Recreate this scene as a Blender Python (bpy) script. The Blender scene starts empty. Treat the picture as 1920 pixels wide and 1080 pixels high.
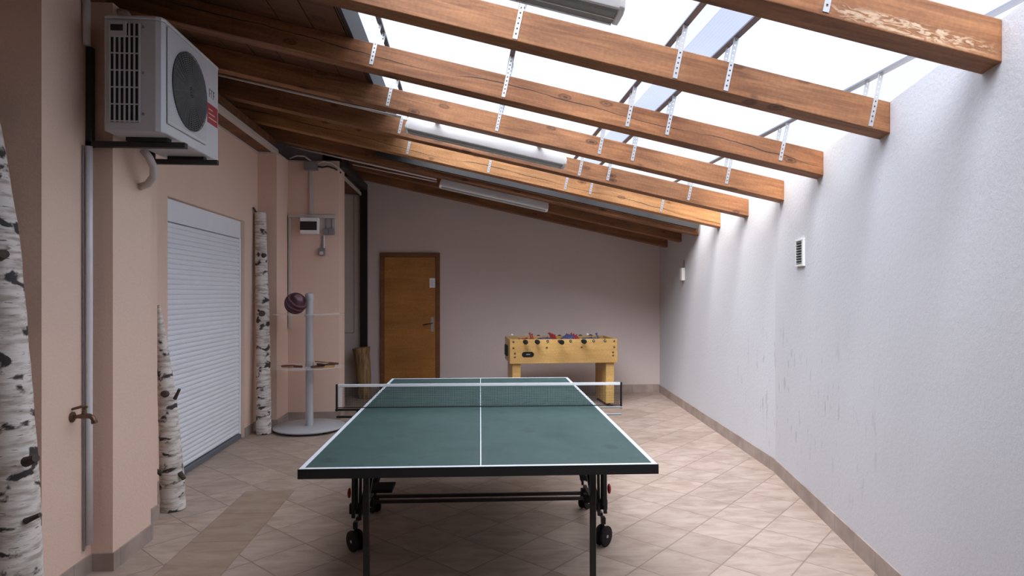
import bpy, bmesh, math, random
from mathutils import Vector, Matrix
random.seed(7)
PI = math.pi
scene = bpy.context.scene
C = scene.collection

# ------------------------------------------------------------------ camera
cam_d = bpy.data.cameras.new('camera')
cam_d.sensor_fit = 'HORIZONTAL'; cam_d.sensor_width = 36.0
cam_d.lens = 36.0 * 1158 / 1920
cam_d.shift_y = 10 / 1920
cam_d.clip_start = 0.05; cam_d.clip_end = 300
cam = bpy.data.objects.new('camera', cam_d); C.objects.link(cam)
cam.location = (0, 0, 1.493)
cam.rotation_euler = (PI / 2, 0, -math.radians(4.444))
scene.camera = cam

# ------------------------------------------------------------------ world / sun / exposure
world = bpy.data.worlds.new('overcast_sky'); scene.world = world
world.use_nodes = True
wn = world.node_tree.nodes; wl = world.node_tree.links
bg = wn['Background']
tc = wn.new('ShaderNodeTexCoord'); sep = wn.new('ShaderNodeSeparateXYZ'); ramp = wn.new('ShaderNodeValToRGB')
wl.new(tc.outputs['Generated'], sep.inputs[0]); wl.new(sep.outputs['Z'], ramp.inputs[0])
ramp.color_ramp.elements[0].position = 0.0; ramp.color_ramp.elements[0].color = (0.50, 0.53, 0.58, 1)
ramp.color_ramp.elements[1].position = 1.0; ramp.color_ramp.elements[1].color = (2.3, 2.25, 2.2, 1)
e = ramp.color_ramp.elements.new(0.62); e.color = (1.75, 1.73, 1.72, 1)
e = ramp.color_ramp.elements.new(0.43); e.color = (0.47, 0.51, 0.60, 1)
wl.new(ramp.outputs[0], bg.inputs[0]); bg.inputs[1].default_value = 1.45

sun_d = bpy.data.lights.new('sun', 'SUN'); sun_d.energy = 6.5; sun_d.angle = math.radians(44); sun_d.color = (1.0, 0.965, 0.93)
sun = bpy.data.objects.new('sun', sun_d); C.objects.link(sun)
sun.rotation_euler = Vector((0.40, 0.70, -0.85)).to_track_quat('-Z', 'Y').to_euler()

scene.view_settings.view_transform = 'Standard'
scene.view_settings.look = 'None'
scene.view_settings.gamma = 1
scene.view_settings.use_curve_mapping = False
scene.view_settings.exposure = 0.5

# ------------------------------------------------------------------ materials
def srgb(r, g, b):
    f = lambda c: (c / 255 / 12.92) if c / 255 <= 0.04045 else ((c / 255 + 0.055) / 1.055) ** 2.4
    return (f(r), f(g), f(b), 1)

def new_mat(name):
    m = bpy.data.materials.new(name); m.use_nodes = True
    nt = m.node_tree
    return m, nt, nt.nodes['Principled BSDF']

def N(nt, kind, **kw):
    n = nt.nodes.new(kind)
    for k, v in kw.items():
        if k in n.inputs: n.inputs[k].default_value = v
        else: setattr(n, k, v)
    return n

def math_node(nt, op, a, b=None, c=None):
    n = nt.nodes.new('ShaderNodeMath'); n.operation = op
    for i, v in enumerate((a, b, c)):
        if v is None: continue
        if isinstance(v, (int, float)): n.inputs[i].default_value = v
        else: nt.links.new(v, n.inputs[i])
    return n.outputs[0]

def mixcol(nt, fac, a, b, mode='MIX'):
    n = nt.nodes.new('ShaderNodeMix'); n.data_type = 'RGBA'; n.blend_type = mode
    for i, v in ((0, fac), (6, a), (7, b)):
        if isinstance(v, (int, float, tuple)): n.inputs[i].default_value = v
        else: nt.links.new(v, n.inputs[i])
    return n.outputs[2]

def rampn(nt, fac, stops):
    n = nt.nodes.new('ShaderNodeValToRGB'); nt.links.new(fac, n.inputs[0])
    cr = n.color_ramp
    cr.elements[0].position, cr.elements[0].color = stops[0]
    cr.elements[1].position, cr.elements[1].color = stops[-1]
    for p, c in stops[1:-1]:
        el = cr.elements.new(p); el.color = c
    return n.outputs[0]

def g(v): return (v, v, v, 1)

def bump(nt, b, h, strength=0.3, dist=0.01):
    n = nt.nodes.new('ShaderNodeBump'); n.inputs['Strength'].default_value = strength; n.inputs['Distance'].default_value = dist
    nt.links.new(h, n.inputs['Height']); nt.links.new(n.outputs[0], b.inputs['Normal'])

def simple(name, col, rough=0.5, metal=0.0, var=0.06, scale=20, spec=None):
    m, nt, b = new_mat(name)
    t = N(nt, 'ShaderNodeTexCoord'); n = N(nt, 'ShaderNodeTexNoise', Scale=scale, Detail=4.0)
    nt.links.new(t.outputs['Object'], n.inputs['Vector'])
    lo = tuple(c * (1 - var) for c in col[:3]) + (1,); hi = tuple(min(1, c * (1 + var)) for c in col[:3]) + (1,)
    nt.links.new(mixcol(nt, n.outputs[0], lo, hi), b.inputs['Base Color'])
    b.inputs['Roughness'].default_value = rough; b.inputs['Metallic'].default_value = metal
    if spec is not None: b.inputs['Specular IOR Level'].default_value = spec
    return m

def plaster(name, col, scuffs=False):
    m, nt, b = new_mat(name)
    geo = N(nt, 'ShaderNodeNewGeometry')
    n1 = N(nt, 'ShaderNodeTexNoise', Scale=0.9, Detail=3.0); n2 = N(nt, 'ShaderNodeTexNoise', Scale=160.0, Detail=3.0)
    n3 = N(nt, 'ShaderNodeTexNoise', Scale=45.0, Detail=2.0)
    for n in (n1, n2, n3): nt.links.new(geo.outputs['Position'], n.inputs['Vector'])
    lo = tuple(c * 0.93 for c in col[:3]) + (1,); hi = tuple(min(1, c * 1.05) for c in col[:3]) + (1,)
    c = mixcol(nt, n1.outputs[0], lo, hi)
    c = mixcol(nt, rampn(nt, n2.outputs[0], [(0.35, g(0.9)), (0.65, g(1.04))]), g(0.0), c, 'MIX') if False else c
    c = mixcol(nt, 0.35, c, mixcol(nt, 1.0, c, rampn(nt, n2.outputs[0], [(0.3, g(0.72)), (0.7, g(1.0))]), 'MULTIPLY'))
    if scuffs:
        mp = N(nt, 'ShaderNodeMapping'); mp.inputs['Scale'].default_value = (7, 7, 2.2)
        nt.links.new(geo.outputs['Position'], mp.inputs[0])
        ns = N(nt, 'ShaderNodeTexNoise', Scale=2.6, Detail=5.0); nt.links.new(mp.outputs[0], ns.inputs['Vector'])
        sx = N(nt, 'ShaderNodeSeparateXYZ'); nt.links.new(geo.outputs['Position'], sx.inputs[0])
        # dirt marks from balls at table height
        zz = math_node(nt, 'SUBTRACT', 1.0, math_node(nt, 'DIVIDE', math_node(nt, 'ABSOLUTE', math_node(nt, 'SUBTRACT', sx.outputs[2], 0.72)), 0.62))
        yy = math_node(nt, 'SUBTRACT', 1.0, math_node(nt, 'DIVIDE', math_node(nt, 'ABSOLUTE', math_node(nt, 'SUBTRACT', sx.outputs[1], 4.5)), 1.7))
        reg = math_node(nt, 'MULTIPLY', math_node(nt, 'MAXIMUM', zz, 0.0), math_node(nt, 'MAXIMUM', yy, 0.0))
        mk = rampn(nt, ns.outputs[0], [(0.60, g(0)), (0.70, g(1))])
        fac = math_node(nt, 'MINIMUM', math_node(nt, 'MULTIPLY', math_node(nt, 'MULTIPLY', mk, reg), 1.1), 0.36)
        c = mixcol(nt, fac, c, (0.30, 0.30, 0.34, 1))
    nt.links.new(c, b.inputs['Base Color'])
    b.inputs['Roughness'].default_value = 0.9; b.inputs['Specular IOR Level'].default_value = 0.2
    h = math_node(nt, 'ADD', math_node(nt, 'MULTIPLY', n2.outputs[0], 0.5), n3.outputs[0])
    bump(nt, b, h, 0.35, 0.004)
    return m

def wood(name, dark, light, scale=1.0, knots=True, crack=False, rough=0.6, rnd=True, scrape=False):
    m, nt, b = new_mat(name)
    t = N(nt, 'ShaderNodeTexCoord'); oi = N(nt, 'ShaderNodeObjectInfo')
    off = N(nt, 'ShaderNodeVectorMath', operation='ADD')
    nt.links.new(t.outputs['Object'], off.inputs[0])
    cx = N(nt, 'ShaderNodeCombineXYZ')
    if rnd:
        nt.links.new(math_node(nt, 'MULTIPLY', oi.outputs['Random'], 13.0), cx.inputs[0])
        nt.links.new(math_node(nt, 'MULTIPLY', oi.outputs['Random'], 31.0), cx.inputs[2])
    nt.links.new(cx.outputs[0], off.inputs[1])
    mp = N(nt, 'ShaderNodeMapping'); mp.inputs['Scale'].default_value = (0.8 * scale, 9 * scale, 9 * scale)
    nt.links.new(off.outputs[0], mp.inputs[0])
    n0 = N(nt, 'ShaderNodeTexNoise', Scale=1.4, Detail=6.0, Distortion=1.6); nt.links.new(mp.outputs[0], n0.inputs['Vector'])
    mp2 = N(nt, 'ShaderNodeMapping'); mp2.inputs['Scale'].default_value = (3 * scale, 70 * scale, 70 * scale)
    nt.links.new(off.outputs[0], mp2.inputs[0])
    n1 = N(nt, 'ShaderNodeTexNoise', Scale=1.5, Detail=4.0); nt.links.new(mp2.outputs[0], n1.inputs['Vector'])
    f = math_node(nt, 'ADD', math_node(nt, 'MULTIPLY', n0.outputs[0], 0.7), math_node(nt, 'MULTIPLY', n1.outputs[0], 0.3))
    c = rampn(nt, f, [(0.34, dark), (0.66, light)])
    mp3 = N(nt, 'ShaderNodeMapping'); mp3.inputs['Scale'].default_value = (1.0, 2, 2); nt.links.new(off.outputs[0], mp3.inputs[0])
    n2 = N(nt, 'ShaderNodeTexNoise', Scale=1.3, Detail=2.0); nt.links.new(mp3.outputs[0], n2.inputs['Vector'])
    c = mixcol(nt, 1.0, c, rampn(nt, n2.outputs[0], [(0.3, (0.72, 0.68, 0.66, 1)), (0.7, (1.1, 1.08, 1.02, 1))]), 'MULTIPLY')
    if rnd:
        c = mixcol(nt, 1.0, c, mixcol(nt, oi.outputs['Random'], (0.86, 0.84, 0.82, 1), (1.08, 1.04, 1.0, 1)), 'MULTIPLY')
    if knots:
        mk = N(nt, 'ShaderNodeMapping'); mk.inputs['Scale'].default_value = (3.4, 3.2, 8.0); nt.links.new(off.outputs[0], mk.inputs[0])
        v = N(nt, 'ShaderNodeTexVoronoi', Scale=1.0); nt.links.new(mk.outputs[0], v.inputs['Vector'])
        nk = N(nt, 'ShaderNodeTexNoise', Scale=30.0, Detail=2.0); nt.links.new(t.outputs['Object'], nk.inputs['Vector'])
        d = math_node(nt, 'ADD', v.outputs['Distance'], math_node(nt, 'MULTIPLY', math_node(nt, 'SUBTRACT', nk.outputs[0], 0.5), 0.06))
        ring = rampn(nt, d, [(0.07, g(1)), (0.10, g(0.35)), (0.14, g(0.8)), (0.19, g(0))])
        c = mixcol(nt, math_node(nt, 'MULTIPLY', ring, 0.85), c, (dark[0] * 0.30, dark[1] * 0.25, dark[2] * 0.25, 1))
    if crack:
        s = N(nt, 'ShaderNodeSeparateXYZ'); nt.links.new(t.outputs['Object'], s.inputs[0])
        nc = N(nt, 'ShaderNodeTexNoise', Scale=0.9, Detail=4.0, noise_dimensions='1D'); nt.links.new(s.outputs[0], nc.inputs['W'])
        nd = N(nt, 'ShaderNodeTexNoise', Scale=2.3, Detail=1.0, noise_dimensions='1D'); nt.links.new(s.outputs[0], nd.inputs['W'])
        fall = math_node(nt, 'MULTIPLY', s.outputs[0], -0.012)
        line = math_node(nt, 'ADD', math_node(nt, 'ADD', 0.085 if crack == 1 else 0.07, math_node(nt, 'MULTIPLY', math_node(nt, 'SUBTRACT', nc.outputs[0], 0.5), 0.13)), fall)
        dd = math_node(nt, 'ABSOLUTE', math_node(nt, 'SUBTRACT', s.outputs[2], line))
        w = math_node(nt, 'MULTIPLY', rampn(nt, nd.outputs[0], [(0.3, g(0.1)), (0.6, g(1))]), 0.0032)
        mkc = math_node(nt, 'LESS_THAN', dd, w)
        c = mixcol(nt, mkc, c, (0.03, 0.018, 0.012, 1))
    if scrape:   # paler abraded patch with a shape of its own, low on the face near the wall
        s = N(nt, 'ShaderNodeSeparateXYZ'); nt.links.new(t.outputs['Object'], s.inputs[0])
        ms = N(nt, 'ShaderNodeMapping'); ms.inputs['Scale'].default_value = (14, 1, 55); nt.links.new(t.outputs['Object'], ms.inputs[0])
        nq = N(nt, 'ShaderNodeTexNoise', Scale=1.3, Detail=5.0, Distortion=1.2); nt.links.new(ms.outputs[0], nq.inputs['Vector'])
        lx = math_node(nt, 'SUBTRACT', 1.0, math_node(nt, 'DIVIDE', math_node(nt, 'ABSOLUTE', math_node(nt, 'SUBTRACT', s.outputs[0], 1.66)), 0.36))
        lz = math_node(nt, 'SUBTRACT', 1.0, math_node(nt, 'DIVIDE', math_node(nt, 'ABSOLUTE', math_node(nt, 'SUBTRACT', s.outputs[2], 0.034)), 0.033))
        reg = math_node(nt, 'MULTIPLY', math_node(nt, 'MAXIMUM', lx, 0.0), math_node(nt, 'MAXIMUM', lz, 0.0))
        mq = math_node(nt, 'MULTIPLY', rampn(nt, nq.outputs[0], [(0.46, g(0)), (0.56, g(1))]), math_node(nt, 'MINIMUM', math_node(nt, 'MULTIPLY', reg, 3.0), 0.75))
        c = mixcol(nt, mq, c, (0.58, 0.42, 0.28, 1))
    nf = N(nt, 'ShaderNodeTexNoise', Scale=55.0, Detail=4.0); nt.links.new(t.outputs['Object'], nf.inputs['Vector'])
    c = mixcol(nt, 1.0, c, rampn(nt, nf.outputs[0], [(0.3, g(0.84)), (0.7, g(1.06))]), 'MULTIPLY')
    nt.links.new(c, b.inputs['Base Color'])
    b.inputs['Roughness'].default_value = rough; b.inputs['Specular IOR Level'].default_value = 0.3
    bump(nt, b, f, 0.25, 0.006)
    return m

M = {}
M['pink'] = plaster('pink_plaster', (0.80, 0.59, 0.475, 1))
M['white_wall'] = plaster('white_plaster', (0.665, 0.665, 0.70, 1), scuffs=True)
M['far_wall'] = plaster('far_plaster', (0.68, 0.585, 0.55, 1))
M['infill'] = plaster('grey_infill_plaster', (0.45, 0.40, 0.42, 1))
M['beam'] = wood('rafter_wood', (0.17, 0.073, 0.034, 1), (0.37, 0.175, 0.083, 1))
M['beam_scraped'] = wood('scraped_rafter_wood', (0.17, 0.073, 0.034, 1), (0.37, 0.175, 0.083, 1), scrape=True)
M['beam_crack'] = wood('cracked_rafter_wood', (0.17, 0.068, 0.030, 1), (0.36, 0.162, 0.074, 1), crack=1)
M['beam_crack2'] = wood('split_rafter_wood', (0.26, 0.12, 0.046, 1), (0.48, 0.25, 0.11, 1), crack=2)
M['plate'] = wood('wall_plate_wood', (0.12, 0.055, 0.03, 1), (0.25, 0.12, 0.06, 1), knots=False)
M['galv'] = simple('galvanised_steel', (0.55, 0.55, 0.55, 1), 0.35, 0.85, 0.12, 60)
M['dark_metal'] = simple('dark_steel', (0.02, 0.02, 0.022, 1), 0.5, 0.4)  # near black, stands for the shade in the gap above the pier
M['black_metal'] = simple('black_powder_coat', (0.012, 0.012, 0.013, 1), 0.4, 0.2)
M['grey_flash'] = simple('dark_grey_flashing', (0.03, 0.027, 0.027, 1), 0.6, 0.1)
M['alu_profile'] = simple('grey_glazing_profile', (0.20, 0.21, 0.24, 1), 0.4, 0.5)
M['white_plastic'] = simple('white_plastic', (0.84, 0.84, 0.84, 1), 0.4, 0, 0.03)
M['conduit'] = simple('cream_conduit', (0.55, 0.50, 0.47, 1), 0.5, 0, 0.05)
M['pipe_white'] = simple('white_pipe', (0.72, 0.71, 0.73, 1), 0.35, 0, 0.05)
M['grey_plastic'] = simple('grey_plastic', (0.22, 0.21, 0.22, 1), 0.5)
M['smoked'] = simple('smoked_plastic', (0.02, 0.018, 0.018, 1), 0.2)
M['black_rubber'] = simple('black_rubber', (0.010, 0.010, 0.010, 1), 0.75, spec=0.25)
M['red'] = simple('red_plastic', (0.32, 0.015, 0.025, 1), 0.4)
M['blue'] = simple('blue_plastic', (0.06, 0.07, 0.22, 1), 0.4)
M['skin'] = simple('cream_plastic', (0.7, 0.5, 0.35, 1), 0.5)
M['grey_paint'] = simple('grey_painted_steel', (0.46, 0.46, 0.48, 1), 0.4, 0.0, 0.04)
M['brass'] = simple('aged_brass', (0.16, 0.10, 0.07, 1), 0.4, 0.7, 0.2)
M['ac_white'] = simple('weathered_white_sheet_metal', (0.52, 0.52, 0.53, 1), 0.38, 0.0, 0.05, 5)
M['ac_dark'] = simple('condenser_fins', (0.018, 0.017, 0.018, 1), 0.7)
M['fan_grille'] = simple('fan_grille_grey', (0.13, 0.13, 0.125, 1), 0.6)
M['louver'] = simple('grey_prismatic_cover', (0.26, 0.28, 0.28, 1), 0.25, 0, 0.1, 60)
M['line_white'] = simple('white_line_paint', (0.70, 0.74, 0.80, 1), 0.4, 0, 0.04)
M['net_tape'] = simple('white_net_tape', (0.72, 0.73, 0.75, 1), 0.8, 0, 0.05)
M['maple'] = wood('maple_laminate', (0.52, 0.32, 0.11, 1), (0.66, 0.42, 0.155, 1), 0.8, knots=False, rnd=False, rough=0.4)
M['door_wood'] = wood('honey_door_veneer', (0.40, 0.175, 0.046, 1), (0.50, 0.24, 0.065, 1), 0.5, knots=False, rnd=False, rough=0.4)
M['door_frame'] = wood('brown_door_frame', (0.17, 0.07, 0.028, 1), (0.25, 0.11, 0.045, 1), 0.8, knots=False, rnd=False, rough=0.5)
M['paddle_wood'] = wood('paddle_wood', (0.5, 0.26, 0.08, 1), (0.62, 0.36, 0.13, 1), 6, knots=False, rnd=False)
M['paddle_black'] = simple('black_paddle_rubber', (0.025, 0.018, 0.016, 1), 0.6)
M['paddle_red'] = simple('red_brown_paddle_rubber', (0.12, 0.03, 0.02, 1), 0.6)
M['sill'] = simple('grey_sill', (0.13, 0.14, 0.16, 1), 0.5)
M['green_field'] = simple('green_playfield', (0.05, 0.2, 0.07, 1), 0.5)

def shutter_mat():
    m, nt, b = new_mat('white_shutter_slats')
    b.inputs['Base Color'].default_value = (0.72, 0.76, 0.84, 1); b.inputs['Roughness'].default_value = 0.45
    t = N(nt, 'ShaderNodeTexCoord'); n = N(nt, 'ShaderNodeTexNoise', Scale=8.0); nt.links.new(t.outputs['Object'], n.inputs['Vector'])
    nt.links.new(mixcol(nt, n.outputs[0], (0.80, 0.82, 0.87, 1), (0.86, 0.88, 0.92, 1)), b.inputs['Base Color'])
    return m
M['shutter'] = shutter_mat()

def table_mat():
    m, nt, b = new_mat('green_table_surface')
    t = N(nt, 'ShaderNodeTexCoord')
    n = N(nt, 'ShaderNodeTexNoise', Scale=2.2, Detail=6.0, Distortion=0.6); nt.links.new(t.outputs['Object'], n.inputs['Vector'])
    n2 = N(nt, 'ShaderNodeTexNoise', Scale=7.0, Detail=3.0); nt.links.new(t.outputs['Object'], n2.inputs['Vector'])
    c = mixcol(nt, n.outputs[0], (0.026, 0.062, 0.058, 1), (0.040, 0.086, 0.082, 1))
    c = mixcol(nt, rampn(nt, n2.outputs[0], [(0.63, g(0)), (0.69, g(0.55))]), c, (0.012, 0.03, 0.034, 1))
    nt.links.new(c, b.inputs['Base Color'])
    nt.links.new(rampn(nt, n2.outputs[0], [(0.3, g(0.40)), (0.7, g(0.52))]), b.inputs['Roughness'])
    return m
M['table_green'] = table_mat()

def floor_mat():
    m, nt, b = new_mat('beige_stone_tiles')
    geo = N(nt, 'ShaderNodeNewGeometry'); s = N(nt, 'ShaderNodeSeparateXYZ'); nt.links.new(geo.outputs['Position'], s.inputs[0])
    X, Y = s.outputs[0], s.outputs[1]
    r2 = 0.70711; T = 0.3333
    u = math_node(nt, 'DIVIDE', math_node(nt, 'MULTIPLY', math_node(nt, 'SUBTRACT', X, Y), r2), T)
    v = math_node(nt, 'DIVIDE', math_node(nt, 'MULTIPLY', math_node(nt, 'ADD', X, Y), r2), T)
    # straight laid band along the left wall
    x2 = math_node(nt, 'DIVIDE', math_node(nt, 'ADD', X, 1.64), 0.36)
    y2 = math_node(nt, 'DIVIDE', Y, 0.48)
    inb = math_node(nt, 'MULTIPLY', math_node(nt, 'MULTIPLY', math_node(nt, 'GREATER_THAN', x2, 0.0), math_node(nt, 'LESS_THAN', x2, 1.0)), math_node(nt, 'LESS_THAN', Y, 4.8))
    def sel(a, bb):
        return math_node(nt, 'ADD', math_node(nt, 'MULTIPLY', a, math_node(nt, 'SUBTRACT', 1.0, inb)), math_node(nt, 'MULTIPLY', bb, inb))
    U = sel(u, x2); V = sel(v, y2)
    def edge(q):
        fr = math_node(nt, 'FRACT', q)
        return math_node(nt, 'MINIMUM', fr, math_node(nt, 'SUBTRACT', 1.0, fr))
    d = math_node(nt, 'MINIMUM', edge(U), edge(V))
    nw = N(nt, 'ShaderNodeTexNoise', Scale=9.0, Detail=3.0); nt.links.new(geo.outputs['Position'], nw.inputs['Vector'])
    grout = rampn(nt, d, [(0.007, g(1)), (0.015, g(0))])
    # tile id colour
    cid = N(nt, 'ShaderNodeCombineXYZ'); nt.links.new(math_node(nt, 'FLOOR', U), cid.inputs[0]); nt.links.new(math_node(nt, 'FLOOR', V), cid.inputs[1])
    wn_ = N(nt, 'ShaderNodeTexWhiteNoise', noise_dimensions='2D'); nt.links.new(cid.outputs[0], wn_.inputs['Vector'])
    va = N(nt, 'ShaderNodeVectorMath', operation='ADD'); nt.links.new(geo.outputs['Position'], va.inputs[0])
    vm = N(nt, 'ShaderNodeVectorMath', operation='SCALE'); nt.links.new(wn_.outputs['Color'], vm.inputs[0]); vm.inputs['Scale'].default_value = 9.0
    nt.links.new(vm.outputs[0], va.inputs[1])
    mp = N(nt, 'ShaderNodeMapping'); mp.inputs['Scale'].default_value = (3.0, 8.0, 1); mp.inputs['Rotation'].default_value = (0, 0, 0.25); nt.links.new(va.outputs[0], mp.inputs[0])
    n1 = N(nt, 'ShaderNodeTexNoise', Scale=1.6, Detail=7.0, Distortion=0.7, Roughness=0.6); nt.links.new(mp.outputs[0], n1.inputs['Vector'])
    c = rampn(nt, n1.outputs[0], [(0.30, (0.33, 0.24, 0.19, 1)), (0.5, (0.425, 0.325, 0.27, 1)), (0.70, (0.49, 0.395, 0.335, 1))])
    c = mixcol(nt, 1.0, c, mixcol(nt, wn_.outputs['Value'], g(0.90), g(1.06)), 'MULTIPLY')
    # grubby foreground towards the drain band and worn spots
    n3 = N(nt, 'ShaderNodeTexNoise', Scale=0.8, Detail=3.0); nt.links.new(geo.outputs['Position'], n3.inputs['Vector'])
    c = mixcol(nt, 1.0, c, rampn(nt, n3.outputs[0], [(0.35, (0.86, 0.84, 0.80, 1)), (0.6, (1.0, 1.0, 1.0, 1))]), 'MULTIPLY')
    c = mixcol(nt, math_node(nt, 'MULTIPLY', inb, 0.55), c, mixcol(nt, 1.0, c, (0.66, 0.58, 0.46, 1), 'MULTIPLY'))
    c = mixcol(nt, math_node(nt, 'MULTIPLY', grout, 0.7), c, (0.19, 0.135, 0.105, 1))
    nt.links.new(c, b.inputs['Base Color'])
    nt.links.new(rampn(nt, n1.outputs[0], [(0.3, g(0.5)), (0.7, g(0.62))]), b.inputs['Roughness'])
    b.inputs['Specular IOR Level'].default_value = 0.35
    bump(nt, b, math_node(nt, 'SUBTRACT', math_node(nt, 'MULTIPLY', n1.outputs[0], 0.4), grout), 0.25, 0.004)
    return m
M['floor'] = floor_mat()

def base_mat():
    m, nt, b = new_mat('beige_tile_skirting')
    geo = N(nt, 'ShaderNodeNewGeometry'); s = N(nt, 'ShaderNodeSeparateXYZ'); nt.links.new(geo.outputs['Position'], s.inputs[0])
    n1 = N(nt, 'ShaderNodeTexNoise', Scale=6.0, Detail=6.0); nt.links.new(geo.outputs['Position'], n1.inputs['Vector'])
    c = rampn(nt, n1.outputs[0], [(0.3, (0.30, 0.235, 0.20, 1)), (0.7, (0.44, 0.355, 0.31, 1))])
    q = math_node(nt, 'FRACT', math_node(nt, 'DIVIDE', math_node(nt, 'ADD', s.outputs[0], s.outputs[1]), 0.333))
    c = mixcol(nt, math_node(nt, 'MULTIPLY', math_node(nt, 'LESS_THAN', q, 0.014), 0.6), c, (0.12, 0.09, 0.07, 1))
    nt.links.new(c, b.inputs['Base Color']); b.inputs['Roughness'].default_value = 0.55
    return m
M['skirting'] = base_mat()

def birch_mat():
    m, nt, b = new_mat('birch_bark')
    t = N(nt, 'ShaderNodeTexCoord')
    def nz(sc, scale, det=4.0, dist=0.0):
        mp = N(nt, 'ShaderNodeMapping'); mp.inputs['Scale'].default_value = sc; nt.links.new(t.outputs['Object'], mp.inputs[0])
        n = N(nt, 'ShaderNodeTexNoise', Scale=scale, Detail=det, Distortion=dist); nt.links.new(mp.outputs[0], n.inputs['Vector'])
        return n.outputs[0]
    base = rampn(nt, nz((1, 1, 5), 9.0, 5.0), [(0.35, (0.42, 0.36, 0.31, 1)), (0.55, (0.72, 0.67, 0.62, 1))])
    big = rampn(nt, nz((1.5, 1.5, 2.3), 5.2, 6.0, 0.35), [(0.555, g(0)), (0.60, g(1))])
    small = rampn(nt, nz((2.5, 2.5, 20), 6.5, 3.0), [(0.66, g(0)), (0.69, g(1))])
    f = math_node(nt, 'MAXIMUM', big, math_node(nt, 'MULTIPLY', small, 0.8))
    c = mixcol(nt, f, base, (0.045, 0.04, 0.038, 1))
    nt.links.new(c, b.inputs['Base Color']); b.inputs['Roughness'].default_value = 0.8
    bump(nt, b, math_node(nt, 'ADD', nz((1, 1, 6), 14.0), f), 0.5, 0.006)
    return m
M['birch'] = birch_mat()
M['branch'] = simple('branch_stub_bark', (0.07, 0.055, 0.045, 1), 0.85, 0, 0.4, 40)
M['cut_wood'] = simple('cut_wood_end', (0.30, 0.19, 0.12, 1), 0.8, 0, 0.3, 40)

def bark_mat():
    m, nt, b = new_mat('brown_fibrous_bark')
    t = N(nt, 'ShaderNodeTexCoord'); mp = N(nt, 'ShaderNodeMapping'); mp.inputs['Scale'].default_value = (14, 14, 2.5)
    nt.links.new(t.outputs['Object'], mp.inputs[0])
    n = N(nt, 'ShaderNodeTexNoise', Scale=1.8, Detail=6.0, Distortion=0.8); nt.links.new(mp.outputs[0], n.inputs['Vector'])
    nt.links.new(rampn(nt, n.outputs[0], [(0.3, (0.14, 0.08, 0.035, 1)), (0.65, (0.42, 0.27, 0.13, 1))]), b.inputs['Base Color'])
    b.inputs['Roughness'].default_value = 0.9
    bump(nt, b, n.outputs[0], 0.8, 0.02)
    return m
M['bark'] = bark_mat()

def ball_mat():
    m, nt, b = new_mat('maroon_ball_panels')
    t = N(nt, 'ShaderNodeTexCoord'); mp = N(nt, 'ShaderNodeMapping'); mp.inputs['Rotation'].default_value = (0.5, 0.4, 0.9)
    nt.links.new(t.outputs['Object'], mp.inputs[0])
    w = N(nt, 'ShaderNodeTexWave', Scale=7.0, Distortion=3.5, Detail=2.0); nt.links.new(mp.outputs[0], w.inputs['Vector'])
    nt.links.new(rampn(nt, w.outputs[0], [(0.0, (0.030, 0.006, 0.012, 1)), (0.75, (0.07, 0.015, 0.025, 1)), (0.95, (0.19, 0.10, 0.12, 1))]), b.inputs['Base Color'])
    b.inputs['Roughness'].default_value = 0.5
    return m
M['ball'] = ball_mat()

def sheet_mat(name, tint, mixf):
    m, nt, b = new_mat(name)
    geo = N(nt, 'ShaderNodeNewGeometry'); s = N(nt, 'ShaderNodeSeparateXYZ'); nt.links.new(geo.outputs['Position'], s.inputs[0])
    q = math_node(nt, 'FRACT', math_node(nt, 'DIVIDE', s.outputs[0], 0.016))
    rib = math_node(nt, 'LESS_THAN', q, 0.14)
    n1 = N(nt, 'ShaderNodeTexNoise', Scale=1.2, Detail=3.0); nt.links.new(geo.outputs['Position'], n1.inputs['Vector'])
    dirt = rampn(nt, n1.outputs[0], [(0.3, g(0.90)), (0.7, g(1.0))])
    col = mixcol(nt, 1.0, mixcol(nt, math_node(nt, 'MULTIPLY', rib, 0.3), tint, tuple(c * 0.82 for c in tint[:3]) + (1,)), dirt, 'MULTIPLY')
    tr = N(nt, 'ShaderNodeBsdfTransparent'); nt.links.new(col, tr.inputs[0])
    tl = N(nt, 'ShaderNodeBsdfTranslucent'); nt.links.new(col, tl.inputs[0])
    mx = N(nt, 'ShaderNodeMixShader'); mx.inputs[0].default_value = mixf
    nt.links.new(tr.outputs[0], mx.inputs[1]); nt.links.new(tl.outputs[0], mx.inputs[2])
    nt.links.new(mx.outputs[0], nt.nodes['Material Output'].inputs['Surface'])
    nt.nodes.remove(b)
    return m
M['sheet'] = sheet_mat('twinwall_polycarbonate', (0.90, 0.94, 1.0, 1), 0.07)
M['sheet_grey'] = sheet_mat('grey_twinwall_polycarbonate', (0.66, 0.69, 0.78, 1), 0.12)

def glass_mat():
    m, nt, b = new_mat('clear_acrylic')
    n = N(nt, 'ShaderNodeTexNoise', Scale=6.0); t = N(nt, 'ShaderNodeTexCoord'); nt.links.new(t.outputs['Object'], n.inputs['Vector'])
    nt.links.new(mixcol(nt, n.outputs[0], (0.80, 0.78, 0.76, 1), (0.9, 0.88, 0.86, 1)), b.inputs['Base Color'])
    b.inputs['Roughness'].default_value = 0.15; b.inputs['Alpha'].default_value = 0.28
    return m
M['acrylic'] = glass_mat()

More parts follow.
